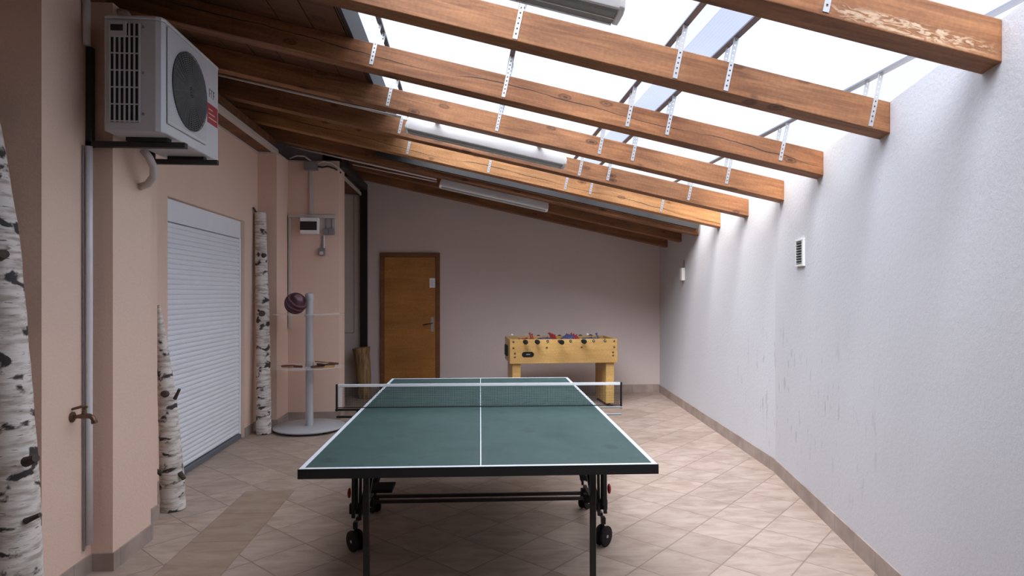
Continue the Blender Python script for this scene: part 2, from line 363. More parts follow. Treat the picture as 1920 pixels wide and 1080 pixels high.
def net_mat():
    m, nt, b = new_mat('dark_net_mesh')
    t = N(nt, 'ShaderNodeTexCoord'); s = N(nt, 'ShaderNodeSeparateXYZ'); nt.links.new(t.outputs['Object'], s.inputs[0])
    def th(o):
        f = math_node(nt, 'FRACT', math_node(nt, 'DIVIDE', o, 0.009))
        return math_node(nt, 'LESS_THAN', f, 0.13)
    a = math_node(nt, 'MAXIMUM', th(s.outputs[0]), th(s.outputs[2]))
    nt.links.new(a, b.inputs['Alpha'])
    b.inputs['Base Color'].default_value = (0.02, 0.025, 0.025, 1); b.inputs['Roughness'].default_value = 0.8
    return m
M['net'] = net_mat()

# ------------------------------------------------------------------ mesh builder
class MB:
    def __init__(s): s.v = []; s.f = []
    def add(s, vs, fs, mat=None):
        o = len(s.v)
        for v in vs:
            v = Vector(v)
            s.v.append(mat @ v if mat else v)
        for f in fs: s.f.append([i + o for i in f])
        return s
    def box(s, x0, x1, y0, y1, z0, z1, mat=None):
        vs = [(x0, y0, z0), (x1, y0, z0), (x1, y1, z0), (x0, y1, z0), (x0, y0, z1), (x1, y0, z1), (x1, y1, z1), (x0, y1, z1)]
        return s.add(vs, [(0, 3, 2, 1), (4, 5, 6, 7), (0, 1, 5, 4), (1, 2, 6, 5), (2, 3, 7, 6), (3, 0, 4, 7)], mat)
    def prism(s, poly, z0, z1):   # poly CCW seen from above, list of (x, y)
        n = len(poly)
        vs = [(p[0], p[1], z0) for p in poly] + [(p[0], p[1], z1) for p in poly]
        fs = [list(range(n))[::-1], list(range(n, 2 * n))] + [(i, (i + 1) % n, n + (i + 1) % n, n + i) for i in range(n)]
        return s.add(vs, fs)
    def extr(s, prof, axis, a0, a1, mat=None):  # prof in the two other axes
        n = len(prof)
        def mk(p, a):
            return {'x': (a, p[0], p[1]), 'y': (p[0], a, p[1]), 'z': (p[0], p[1], a)}[axis]
        vs = [mk(p, a0) for p in prof] + [mk(p, a1) for p in prof]
        fs = [list(range(n))[::-1], list(range(n, 2 * n))] + [(i, (i + 1) % n, n + (i + 1) % n, n + i) for i in range(n)]
        return s.add(vs, fs, mat)
    def tube(s, pts, r, seg=12, cap=True, flat=None):
        pts = [Vector(p) for p in pts]
        n = len(pts); rs = r if isinstance(r, (list, tuple)) else [r] * n
        rings = []; up = None
        for i, p in enumerate(pts):
            d = (pts[min(i + 1, n - 1)] - pts[max(i - 1, 0)]).normalized()
            if up is None:
                up = Vector((0, 0, 1)) if abs(d.z) < 0.9 else Vector((1, 0, 0))
            a = d.cross(up).normalized(); b_ = a.cross(d).normalized(); up = b_
            rings.append([p + (a * math.cos(2 * PI * k / seg) + b_ * math.sin(2 * PI * k / seg)) * rs[i] for k in range(seg)])
        vs = [v for ring in rings for v in ring]; fs = []
        for i in range(n - 1):
            for k in range(seg):
                k2 = (k + 1) % seg
                fs.append((i * seg + k, i * seg + k2, (i + 1) * seg + k2, (i + 1) * seg + k))
        if cap:
            fs.append(list(range(seg))[::-1]); fs.append([(n - 1) * seg + k for k in range(seg)])
        return s.add(vs, fs)
    def sq(s, p0, p1, w, h=None, upv=(0, 0, 1)):  # rectangular bar between points
        h = h or w; p0 = Vector(p0); p1 = Vector(p1); d = (p1 - p0).normalized(); u = Vector(upv)
        if abs(d.dot(u)) > 0.95: u = Vector((0, 1, 0))
        a = d.cross(u).normalized(); b_ = a.cross(d).normalized()
        vs = []
        for p in (p0, p1):
            for sa, sb in ((-1, -1), (1, -1), (1, 1), (-1, 1)): vs.append(p + a * sa * w / 2 + b_ * sb * h / 2)
        return s.add(vs, [(0, 1, 2, 3), (7, 6, 5, 4), (0, 4, 5, 1), (1, 5, 6, 2), (2, 6, 7, 3), (3, 7, 4, 0)])
    def lathe(s, prof, seg=32, c=(0, 0, 0)):   # prof of (r, z) from bottom to top
        vs = []; fs = []
        n = len(prof)
        for r, z in prof:
            for k in range(seg): vs.append((c[0] + r * math.cos(2 * PI * k / seg), c[1] + r * math.sin(2 * PI * k / seg), c[2] + z))
        for i in range(n - 1):
            for k in range(seg):
                k2 = (k + 1) % seg
                fs.append((i * seg + k, i * seg + k2, (i + 1) * seg + k2, (i + 1) * seg + k))
        fs.append(list(range(seg))[::-1]); fs.append([(n - 1) * seg + k for k in range(seg)])
        return s.add(vs, fs)
    def build(s, name, mat, parent=None, bev=0.0, smooth=False, loc=None, origin=None, seg=2):
        me = bpy.data.meshes.new(name)
        o_ = Vector(origin) if origin else Vector((0, 0, 0))
        me.from_pydata([tuple(v - o_) for v in s.v], [], s.f); me.update()
        bm = bmesh.new(); bm.from_mesh(me); bmesh.ops.recalc_face_normals(bm, faces=bm.faces); bm.to_mesh(me); bm.free()
        ob = bpy.data.objects.new(name, me); C.objects.link(ob)
        me.materials.append(mat)
        if origin: ob.location = o_
        if loc: ob.location = loc
        if parent: ob.parent = parent
        if bev:
            md = ob.modifiers.new('bevel', 'BEVEL'); md.width = bev; md.segments = seg; md.limit_method = 'ANGLE'; md.angle_limit = math.radians(40)
        if smooth:
            for p in me.polygons: p.use_smooth = True
            if smooth == 'auto':
                for e_ in me.edges: pass
                try:
                    me.set_sharp_from_angle(angle=math.radians(40))
                except Exception: pass
        return ob

def tag(o, label, cat=None, group=None, kind=None):
    if label: o['label'] = label
    if cat: o['category'] = cat
    if group: o['group'] = group
    if kind: o['kind'] = kind
    return o
def thing(name, loc, label, cat, group=None, rotz=0):
    o = bpy.data.objects.new(name, None); C.objects.link(o); o.empty_display_size = 0.1
    o.location = loc; o.rotation_euler = (0, 0, rotz)
    return tag(o, label, cat, group)
def struct(o, label=None, cat=None):
    o['kind'] = 'structure'
    if label: o['label'] = label
    if cat: o['category'] = cat
    return o

# ------------------------------------------------------------------ geometry of the place
AL = math.atan(0.213); CA = math.cos(AL); SA = math.sin(AL)
Z0 = 2.775                       # height of the rafter undersides at X = 0
RH = 0.155                       # rafter depth, square to the slope
RW = 0.12
SH = 0.295                       # underside of the roof sheets
YF = 9.145
def wallX(y):
    if y <= 4.974: return 2.593 - 0.2133 * (4.974 - y)
    return 2.593 + (2.953 - 2.593) * (y - 4.974) / (9.145 - 4.974)
def zb(x): return Z0 - 0.213 * x
ROOF = Matrix.Translation((0, 0, Z0)) @ Matrix.Rotation(AL, 4, 'Y')   # local x down the slope, local z square to it

# floor
fl = MB().box(-3.4, 3.6, -2.8, 9.5, -0.12, 0.0).build('floor', M['floor']); struct(fl, 'beige stone tile floor laid diagonally', 'floor')

# left wall (stepped outline, shutter recess below 2.24 m)
WT = 3.06
polyA = [(-3.3, -2.7), (-2.95, -2.7), (-2.95, 3.097), (-2.0, 3.097), (-2.0, 3.487), (-1.888, 3.487), (-1.892, 3.90), (-2.025, 3.90), (-2.025, 4.26), (-2.268, 4.26)]
rec = [(-2.268, 4.93), (-2.375, 4.93), (-2.375, 6.60), (-2.268, 6.60)]
polyB = [(-2.273, 7.02), (-2.067, 7.02), (-2.067, 7.45), (-1.473, 7.45), (-1.473, 7.775), (-2.35, 7.775), (-2.35, 9.145), (-3.3, 9.145)]
w = MB().prism(polyA + rec + polyB, 0, 2.243).prism(polyA + polyB, 2.243, WT)
w.box(-3.3, -2.42, -2.7, 9.145, WT, 3.43)
struct(w.build('wall_left', M['pink']), 'stepped pink rendered wall with piers on the left', 'wall')

# right wall, top follows the roof slope
mb = MB()
ys = [-2.7, 4.974, YF]
for a, b_ in zip(ys[:-1], ys[1:]):
    xa, xb = wallX(a), wallX(b_)
    za, zc = zb(xa) + 0.16, zb(xb) + 0.16
    T_ = 0.3
    vs = [(xa, a, 0), (xb, b_, 0), (xb + T_, b_, 0), (xa + T_, a, 0), (xa, a, za), (xb, b_, zc), (xb + T_, b_, zc), (xa + T_, a, za)]
    mb.add(vs, [(0, 1, 2, 3), (4, 5, 6, 7), (0, 1, 5, 4), (1, 2, 6, 5), (2, 3, 7, 6), (3, 0, 4, 7)])
struct(mb.build('wall_right', M['white_wall']), 'white rendered boundary wall on the right, bent once', 'wall')

# far wall
xr = wallX(YF) + 0.3
mb = MB()
xl = -3.3
vs = [(xl, YF, 0), (xr, YF, 0), (xr, YF, zb(xr) + .16), (xl, YF, zb(xl) + .16)]
vs += [(x, y + 0.3, z) for x, y, z in vs]
mb.add(vs, [(0, 1, 2, 3), (4, 5, 6, 7), (0, 1, 5, 4), (1, 2, 6, 5), (2, 3, 7, 6), (3, 0, 4, 7)])
struct(mb.build('wall_far', M['far_wall']), 'plain plaster wall at the far end with a wooden door', 'wall')
# unseen wall added behind the camera to shut out low sky light
xr2 = wallX(-2.7) + 0.3
mb = MB(); vs = [(xl, -2.7, 0), (xr2, -2.7, 0), (xr2, -2.7, zb(xr2) + .16), (xl, -2.7, zb(xl) + .16)]
vs += [(x, y - 0.2, z) for x, y, z in vs]
mb.add(vs, [(0, 1, 2, 3), (4, 5, 6, 7), (0, 1, 5, 4), (1, 2, 6, 5), (2, 3, 7, 6), (3, 0, 4, 7)])
struct(mb.build('wall_back', M['infill']))

# skirting
def skirt(name, pts, h, t, side):
    mb = MB(); n = len(pts)
    P = [Vector((p[0], p[1], 0)) for p in pts]
    offs = []
    for i in range(n):
        nn = []
        for a, b_ in ((i - 1, i), (i, i + 1)):
            if a < 0 or b_ >= n: continue
            d = (P[b_] - P[a]).normalized(); nn.append(Vector((-d.y, d.x, 0)) * side)
        if len(nn) == 2: q = (nn[0] + nn[1]) / (1 + nn[0].dot(nn[1]))
        else: q = nn[0]
        offs.append(P[i] + q * t)
    for i in range(n - 1):
        a, b_, c, d = P[i], P[i + 1], offs[i + 1], offs[i]
        vs = [(a.x, a.y, 0), (b_.x, b_.y, 0), (c.x, c.y, 0), (d.x, d.y, 0), (a.x, a.y, h), (b_.x, b_.y, h), (c.x, c.y, h), (d.x, d.y, h)]
        mb.add(vs, [(0, 1, 2, 3), (4, 5, 6, 7), (0, 1, 5, 4), (1, 2, 6, 5), (2, 3, 7, 6), (3, 0, 4, 7)])
    return struct(mb.build(name, M['skirting']))
skirt('baseboard_right', [(wallX(-2.6), -2.6), (wallX(4.974), 4.974), (wallX(9.135), 9.135)], 0.112, 0.011, 1)
skirt('baseboard_left', [(-2.95, 3.097), (-2.0, 3.097), (-2.0, 3.487), (-1.888, 3.487), (-1.892, 3.90), (-2.025, 3.90), (-2.025, 4.26), (-2.268, 4.26), (-2.268, 4.93)], 0.095, 0.010, -1)
b2 = skirt('baseboard_left_far', [(-2.270, 6.60), (-2.273, 7.02), (-2.067, 7.02), (-2.067, 7.45), (-1.473, 7.45), (-1.473, 7.775)], 0.095, 0.010, -1)
skirt('baseboard_far', [(-2.34, YF), (-1.24, YF)], 0.12, 0.012, -1)
skirt('baseboard_far_right', [(-0.165, YF), (wallX(YF) - 0.012, YF)], 0.12, 0.012, -1)

# ------------------------------------------------------------------ roof
ra_y = [0.41, 1.28, 2.142, 2.996, 3.904, 4.737, 5.565, 6.359, 7.15, 7.90, 8.65]  # first two rafters are unseen, kept because they shape the light
strap_x = [-0.582, 0.245, 1.042, 1.302, 2.062]
names = {2: 'nearest', 3: 'second nearest', 4: 'third nearest', 5: 'fourth nearest', 6: 'fifth nearest', 7: 'sixth nearest', 8: 'seventh nearest', 9: 'second farthest', 10: 'farthest'}
desc = {2: 'thick wooden rafter across the top right corner, pale scrapes near the wall',
        3: 'orange brown wooden rafter spanning the room, second nearest to the camera',
        4: 'wooden rafter with one long wandering dark crack along its face, third from the camera',
        5: 'wooden rafter carrying the nearer fully visible fluorescent light on its back, fourth from the camera',
        6: 'wooden rafter directly behind the nearer fully visible fluorescent light, fifth from the camera',
        7: 'bright wooden rafter with split end and scattered knots, sixth from the camera',
        8: 'wooden rafter below the dark metal flashing, just in front of the farther fluorescent light',
        9: 'dark shaded wooden rafter, second from the far wall',
        10: 'dark shaded wooden rafter closest to the far wall'}
def ladder(mb, x, y, z0, z1, wd=0.024, th=0.0025):
    # perforated steel band standing in the roof frame
    r = 0.008
    mb.box(x - wd / 2, x - wd / 2 + r, y - th, y, z0, z1); mb.box(x + wd / 2 - r, x + wd / 2, y - th, y, z0, z1)
    z = z0; first = True
    while z < z1:
        hh = 0.017 if not first else 0.020
        mb.box(x - wd / 2 + r, x + wd / 2 - r, y - th, y, z, min(z1, z + hh)); z += 0.026 if not first else 0.030; first = False
for i, y in enumerate(ra_y):
    mat = M['beam_scraped'] if i == 2 else M['beam_crack'] if i == 4 else M['beam_crack2'] if i == 7 else M['beam']
    mb = MB(); x0 = -2.32
    vs = []
    for yy in (0.0, RW):
        xe = wallX(y + yy) + 0.001
        for n_ in (0, RH):
            vs.append((x0 / CA, yy, n_)); vs.append(((xe - n_ * SA) / CA, yy, n_))
    # order: y0: (L,0),(R,0),(L,H),(R,H); y1 same
    mb.add(vs, [(0, 1, 3, 2), (4, 6, 7, 5), (0, 4, 5, 1), (2, 3, 7, 6), (0, 2, 6, 4), (1, 5, 7, 3)])
    ob = mb.build('rafter', mat, bev=0.004)
    ob.matrix_world = Matrix.Translation((0, y, 0)) @ ROOF
    if i in desc: tag(ob, desc[i], 'rafter', 'wooden rafters under the roof')
    else: tag(ob, ['wooden rafter above the top edge of the picture, almost over the viewer', 'wooden rafter above the top edge of the picture, one step ahead of the viewer'][i], 'rafter', 'wooden rafters under the roof')
    if i <= 7:
        for sx in strap_x:
            if sx > wallX(y) - 0.06: continue
            if i < 2: continue
            X = (sx) / CA
            sb = MB()
            low = 0.012 + 0.02 * random.random()
            if i == 3: low = 0.008
            ladder(sb, X, -0.0005, low, SH - 0.004)
            ladder(sb, X + 0.012, RW + 0.003, low + 0.01, SH - 0.004)
            o2 = sb.build('strap', M['galv'], ob)

# timber wall plate and soffit along the left wall
pl = MB().box(-2.40, -2.075, -2.6, 7.0, WT + 0.012, 3.19).build('wall_plate', M['plate'], origin=(-2.2, 2, 3.1))
tag(pl, 'dark timber wall plate running along the top of the left wall', 'beam')
so = MB().box(-2.267, -2.075, 4.27, 7.01, WT - 0.004, WT + 0.010).build('trim_1', M['plate']); struct(so)
tr = MB().box(-2.11, -2.055, 3.5, 7.04, WT - 0.012, WT + 0.028).build('cable_trunking', M['conduit'])
tag(tr, 'pale straight cable trunking under the timber wall plate above the shutter', 'trunking')
# thin capping line on the wall head
cp = MB()
pts = [(-2.268, 4.26), (-2.272, 7.02), (-2.067, 7.02), (-2.067, 7.45), (-1.72, 7.45)]
for a, b_ in zip(pts[:-1], pts[1:]):
    cp.sq((a[0] + .003, a[1] - .003, WT - 0.012), (b_[0] + .003, b_[1] - .003, WT - 0.012), 0.012, 0.018)
struct(cp.build('trim_2', M['conduit']))

# plank ceiling: left strip along the whole roof, and full width beyond the seventh rafter
def plank_ceiling(name, x0, x1, y0, y1, pw, alongY=True):
    mb = MB()
    if alongY:
        x = x0
        while x < x1 - 0.01:
            xe = min(x + pw, x1)
            mb.box((x + 0.004) / CA, (xe - 0.004) / CA, y0, y1, RH + 0.001, RH + 0.02); x = xe
        mb.box(x0 / CA, x1 / CA, y0, y1, RH + 0.0201, RH + 0.04)
    ob = mb.build(name, M['plank']); ob.matrix_world = ROOF.copy(); return struct(ob)
M['plank'] = wood('ceiling_board_wood', (0.08, 0.036, 0.020, 1), (0.17, 0.078, 0.04, 1), 0.7, knots=True, rnd=False)
def rot_wood(m):
    for n in m.node_tree.nodes:
        if n.type == 'TEX_COORD':
            pass
c1 = plank_ceiling('ceiling', -3.42, -0.74, -2.8, 7.15, 0.205)
c2 = plank_ceiling('ceiling_far', -3.42, 3.25, 7.15, 9.4, 0.205)
c3 = plank_ceiling('ceiling_near', -0.74, 2.4, -2.75, 0.5, 0.205)  # opaque boards added out of view to darken faces turned to the camera
rs = MB().box(-0.738 / CA, -0.715 / CA, -2.7, 7.14, RH, SH + 0.01).build('trim_3', M['grey_flash']); rs.matrix_world = ROOF.copy(); struct(rs)
rs = MB().box(-0.71 / CA, 3.25 / CA, 7.13, 7.148, RH + 0.0, SH + 0.01).build('trim_4', M['grey_flash']); rs.matrix_world = ROOF.copy(); struct(rs)
# dark flashing in front of the seventh rafter
rs = MB()
rs.box(-1.0 / CA, 2.735 / CA, 7.06, 7.075, 0.055, 0.155); rs.box(-1.0 / CA, 2.735 / CA, 7.075, 7.146, 0.060, 0.066)
rs = rs.build('metal_flashing', M['grey_flash']); rs.matrix_world = ROOF.copy()
tag(rs, 'long dark grey metal flashing strip fixed along the front of a far rafter', 'flashing')

# roof sheets
def sheet(x0, x1, mat, label, n0=SH, y0=0.5, y1=7.13):
    ob = MB().box(x0 / CA, x1 / CA, y0, y1, n0, n0 + 0.003).build('roof_sheet', mat)
    ob.matrix_world = ROOF.copy(); return tag(ob, label, 'roof sheet', 'translucent roof sheets')
s0 = sheet(-0.712, 0.245, M['sheet'], 'translucent ribbed roof sheet farthest left, beside the boarded ceiling')
s1 = sheet(0.250, 1.042, M['sheet'], 'translucent ribbed roof sheet left of the narrow grey sheet')
s2 = sheet(1.135, 1.300, M['sheet_grey'], 'narrow greyish ribbed roof sheet between two wide ones')
s3 = sheet(1.305, 2.062, M['sheet'], 'translucent ribbed roof sheet farthest right, beside the white wall')
for x, par in ((-0.582, s0), (0.245, s1), (1.042, s1), (1.302, s2), (2.062, s3)):
    ob = MB().box(x / CA - 0.016, x / CA + 0.016, 0.5, 7.12, SH - 0.012, SH - 0.002).build('glazing_bar', M['alu_profile'], par)

# ------------------------------------------------------------------ fluorescent lights
def make_light(xc, y, label, y_off=0.05):
    t = thing('fluorescent_light', (0, 0, 0), label, 'ceiling light', 'fluorescent lights on the rafters')
    t.matrix_world = Matrix.Translation((xc, y, 0)) @ Matrix.Translation((0, 0, zb(xc))) @ Matrix.Rotation(AL, 4, 'Y')
    L = 0.655; b = -0.084
    hs = [(0.0, 0.035), (0.0, b + 0.034), (-0.008, b + 0.028), (0.0, b + 0.022), (0.118, b + 0.022), (0.126, b + 0.028), (0.118, b + 0.034), (0.100, 0.035)]
    MB().extr([(0.045, 0.035), (0.030, -0.005), (0.0, b + 0.016), (0.0, b + 0.010), (0.118, b + 0.010), (0.118, b + 0.016), (0.085, -0.005), (0.075, 0.035)], 'x', -L, L).build('housing', M['white_plastic'], t, bev=0.004)
    MB().extr([(0.004, b + 0.014), (0.014, b), (0.104, b), (0.114, b + 0.014)], 'x', -L + 0.02, L - 0.02).build('diffuser', M['louver'], t, bev=0.003)
    rim = MB()
    rim.sq((-L + 0.02, 0.110, b + 0.001), (L - 0.02, 0.110, b + 0.001), 0.012, 0.008)
    rim.sq((-L + 0.02, 0.060, b - 0.001), (L - 0.02, 0.060, b - 0.001), 0.006, 0.004)
    rim.build('rim', M['white_plastic'], t)
    for s_ in (-1, 1):
        MB().extr([(-0.002, b + 0.018), (0.014, b - 0.004), (0.104, b - 0.004), (0.12, b + 0.018), (0.09, b + 0.075), (0.028, b + 0.075)], 'x', s_ * (L - 0.02) if s_ > 0 else -L - 0.006, L + 0.006 if s_ > 0 else -L + 0.02).build('end_cap', M['white_plastic'], t, bev=0.006)
    for x in (-0.42, 0.42):
        MB().box(x - 0.02, x + 0.02, -y_off, 0.075, 0.033, 0.040).build('bracket', M['white_plastic'], t)
    return t
make_light(0.19, 4.737 + RW + 0.075, 'fluorescent light with grey cover hanging mid room, larger of the two fully visible', 0.074)
make_light(0.37, 7.15 + RW + 0.05, 'slim white fluorescent light near the far end, smaller of the two fully visible')
make_light(-0.02, 2.142 + RW + 0.05, 'fluorescent light cut off by the top edge, only its right end showing')

# conduits along the rafters
def conduit(pts, r, label, mat='conduit', name='cable_conduit', cat='conduit', seg=8):
    o = MB().tube(pts, r, seg).build(name, M[mat], smooth=True, origin=pts[0]); return tag(o, label, cat)
conduit([(-2.04, 4.872, zb(-2.04) - 0.012), (-0.49, 4.872, zb(-0.49) - 0.012)], 0.010, 'pale cable conduit running along the rafter to the larger fluorescent light')
conduit([(-2.03, 7.288, zb(-2.03) - 0.014), (-0.32, 7.288, zb(-0.32) - 0.014)], 0.011, 'upper pale conduit running to the smaller fluorescent light')
conduit([(-1.30, 7.36, zb(-1.30) - 0.050), (-0.32, 7.36, zb(-0.32) - 0.03)], 0.008, 'lower pale conduit running to the smaller fluorescent light')

# grey infill above the pier with the fuse box, dark steel lintel and post
inf = MB().box(-2.30, -1.70, 7.60, 7.63, WT, zb(-2.0) + 0.12).build('trim_5', M['infill']); struct(inf)
dk = MB().box(-1.70, -1.48, 7.60, 7.63, WT, 3.22).build('trim_6', M['dark_metal']); struct(dk)  # black sheet in place of the dark open gap over the pier
st = MB().box(-1.475, -1.385, 7.47, 9.04, 2.985, 3.055).build('steel_lintel', M['grey_flash'])
tag(st, 'dark grey steel lintel running back to the far wall beside the fuse box pier', 'lintel')
ps = MB().box(-1.494, -1.394, 9.045, 9.115, 0.0, 2.985).build('steel_post', M['black_metal'], bev=0.003)
tag(ps, 'tall black steel post standing against the far wall left of the wooden door', 'post')
struct(MB().box(-2.34, -1.49, 7.79, 9.04, 2.93, 2.96).build('trim_7', M['plate']))
struct(MB().box(-1.488, -1.474, 7.79, 9.04, 2.90, 2.945).build('trim_8', M['conduit']))
# flat white panel with grooved field at the end of the niche
pn = thing('wall_panel', (-1.92, YF - 0.029, 0.125), 'flat whitish panel with grooved rectangle beside the black post', 'panel')
MB().box(-0.42, 0.42, 0.0, 0.028, 0.0, 2.80).build('board', M['conduit'], pn)
fr = MB()
fr.box(0.322, 0.332, -0.004, 0.0, 0.79, 2.78); fr.box(-0.40, 0.332, -0.004, 0.0, 0.79, 0.80)
fr.build('groove', M['grey_plastic'], pn)

# ------------------------------------------------------------------ far door
dr = thing('door_1', (-0.784, YF, 0), 'honey coloured wooden door in brown frame at the far end', 'door'); dr['kind'] = 'structure'
f_ = MB(); f_.box(-0.432, -0.376, -0.045, -0.002, 0, 2.025); f_.box(0.372, 0.432, -0.045, -0.002, 0, 2.025); f_.box(-0.432, 0.432, -0.045, -0.002, 2.025, 2.085)
f_.build('door_frame', M['door_frame'], dr, bev=0.004)
lf = MB().box(-0.374, 0.370, -0.030, -0.002, 0.008, 2.022).build('door_leaf', M['door_wood'], dr, bev=0.003)
h = MB().box(0.298, 0.338, -0.036, -0.030, 0.93, 1.14).build('handle_plate', M['galv'], lf, bev=0.002)
MB().tube([(0.318, -0.036, 1.055), (0.318, -0.085, 1.055), (0.300, -0.092, 1.052), (0.190, -0.092, 1.035)], 0.010, 10).build('handle', M['brass'], lf, smooth=True)
MB().box(0.281, 0.364, -0.034, -0.030, 1.575, 1.715).build('door_sign', M['white_plastic'], lf)['label'] = 'small white paper sign on the door'
gs = MB()
for k in range(4): gs.box(0.295, 0.350 - 0.012 * (k % 2), -0.0345, -0.034, 1.61 + 0.022 * k, 1.615 + 0.022 * k)
gs.build('door_sign', M['grey_paint'], lf)['label'] = 'faint grey lines on the white sign'

# ------------------------------------------------------------------ roller shutter
sh = thing('roller_shutter', (-2.30, 5.765, 0), 'tall white closed roller shutter in the pink left wall', 'shutter')
MB().box(-0.06, -0.006, -0.832, 0.832, 2.06, 2.24).build('shutter_box', M['shutter'], sh, bev=0.004)
cu = MB(); z = 0.05; ps_ = 0.0405
prof = []
n = 49; ps_ = (2.055 - 0.05) / n
for k in range(n):
    z0 = 0.05 + k * ps_
    prof += [(-0.024, z0), (-0.013, z0 + ps_ * 0.15), (-0.010, z0 + ps_ * 0.5), (-0.013, z0 + ps_ * 0.85)]
prof += [(-0.024, 2.055), (-0.034, 2.055), (-0.034, 0.05)]
cu.extr(prof, 'y', -0.80, 0.80); cu.build('shutter_curtain', M['shutter'], sh)
for s_ in (-1, 1):
    gr_ = MB().box(-0.05, -0.004, s_ * 0.8165 - 0.0165, s_ * 0.8165 + 0.0165, 0.0, 2.06); gr_.build('guide_rail', M['shutter'], sh, bev=0.003)
MB().box(-0.045, 0.012, -0.80, 0.80, 0.0, 0.045).build('bottom_rail', M['sill'], sh, bev=0.004)['label'] = 'dark grey bottom rail and sill'

# ------------------------------------------------------------------ air conditioner
ac = thing('air_conditioner', (-1.6865, 3.675, 2.322), 'white outdoor air conditioning unit mounted high on the left pier', 'air conditioner')
hx, hy, H = 0.1435, 0.375, 0.595
bd = MB()
cs = [(-hx, -hy), (hx - 0.035, -hy), (hx - 0.012, -hy + 0.010), (hx, -hy + 0.034), (hx, hy - 0.034), (hx - 0.012, hy - 0.010), (hx - 0.035, hy), (-hx, hy)]
bd.prism(cs, 0, H - 0.022)
bd.build('body', M['ac_white'], ac, bev=0.006)
tp = MB().prism([(x * 1.015, y * 1.006) for x, y in cs], H - 0.022, H); tp.build('top_cover', M['ac_white'], ac, bev=0.008)
# side intake grille facing the viewer
gx0, gx1, gz0, gz1 = -0.112, 0.032, 0.045, 0.585
MB().box(gx0, gx1, -hy - 0.003, -hy - 0.0005, gz0, gz1 - 0.035).build('side_opening', M['ac_dark'], ac)
sg = MB()
nx = 6
for k in range(nx + 1):
    x = gx0 + (gx1 - gx0) * k / nx
    top = gz1 - 0.10 if k < 4 else gz1 - 0.035
    sg.box(x - 0.0035, x + 0.0035, -hy - 0.010, -hy - 0.003, gz0, top)
for k in range(6):
    z = gz0 + 0.002 + k * 0.0865
    sg.box(gx0 - 0.003, gx1 + 0.003, -hy - 0.009, -hy - 0.003, z, z + 0.006)
sg.build('side_grille', M['ac_white'], ac)
hd = MB(); 
hd.box(-0.118, -0.030, -hy - 0.012, -hy - 0.001, 0.478, 0.560)
hd.build('grip_handle', M['ac_white'], ac, bev=0.003)
MB().box(-0.105, -0.045, -hy - 0.0135, -hy - 0.0122, 0.508, 0.540).build('grip_recess', M['ac_dark'], ac)
# front fan panel
fp = MB(); fp.box(hx + 0.0005, hx + 0.010, -0.335, 0.145, 0.055, 0.560); fp.build('fan_panel', M['ac_white'], ac, bev=0.006)
FY, FZ, FR = -0.082, 0.298, 0.213
hl = MB()
for k in range(46):
    z = 0.075 + k * 0.0104
    if abs(z - FZ) < FR: 
        dy = math.sqrt(FR * FR - (z - FZ) ** 2)
        segs = [(-0.325, FY - dy), (FY + dy, 0.135)]
    else: segs = [(-0.325, 0.135)]
    for a, b_ in segs:
        if b_ - a > 0.01: hl.box(hx + 0.010, hx + 0.0112, a, b_, z, z + 0.0042)
hl.build('panel_ribs', M['grey_paint'], ac)
mt = Matrix.Translation((hx + 0.0101, FY, FZ)) @ Matrix.Rotation(PI / 2, 4, 'Y')
fd = MB()
seg = 48
fd.add([(FR * math.cos(2 * PI * k / seg), FR * math.sin(2 * PI * k / seg), z) for z in (0, 0.002) for k in range(seg)], [list(range(seg))[::-1], [seg + k for k in range(seg)]] + [(k, (k + 1) % seg, seg + (k + 1) % seg, seg + k) for k in range(seg)], mt)
fd.build('fan_opening', M['ac_dark'], ac)
fg = MB()
for j in range(1, 20):
    r = FR * j / 19
    pts = [mt @ Vector((r * math.cos(2 * PI * k / 40), r * math.sin(2 * PI * k / 40), 0.008)) for k in range(41)]
    fg.tube(pts, 0.0024, 4, cap=False)
for k in range(36):
    a = 2 * PI * k / 36
    fg.tube([mt @ Vector((0.03 * math.cos(a), 0.03 * math.sin(a), 0.010)), mt @ Vector((FR * math.cos(a + 0.25), FR * math.sin(a + 0.25), 0.010))], 0.0020, 4, cap=False)
fg.build('fan_grille', M['fan_grille'], ac)
# badge and red sticker on the front, right of the fan
MB().box(hx, hx + 0.0015, 0.178, 0.332, 0.205, 0.325).build('sticker', M['red'], ac)['label'] = 'red sticker'
st2 = MB()
for k in range(3): st2.box(hx + 0.0015, hx + 0.002, 0.195, 0.315 - 0.03 * k, 0.235 + 0.026 * k, 0.241 + 0.026 * k)
st2.build('sticker_print', M['skin'], ac)
bg_ = MB()
for k in range(3):
    y0 = 0.205 + 0.030 * k
    bg_.box(hx, hx + 0.0015, y0, y0 + 0.007, 0.365, 0.415); bg_.box(hx, hx + 0.0015, y0, y0 + 0.022, 0.408, 0.415)
    if k != 1: bg_.box(hx, hx + 0.0015, y0, y0 + 0.018, 0.386, 0.392)
bg_.build('badge', M['grey_plastic'], ac)['label'] = 'small grey lettering badge'
for z in (0.09, 0.30, 0.535):
    MB().box(0.044, 0.054, -hy - 0.004, -hy - 0.0002, z - 0.006, z + 0.006).build('screw', M['grey_plastic'], ac)
for y in (-0.23, 0.23):
    MB().box(-0.10, 0.11, y - 0.025, y + 0.025, -0.020, 0.0).build('foot', M['ac_dark'], ac)

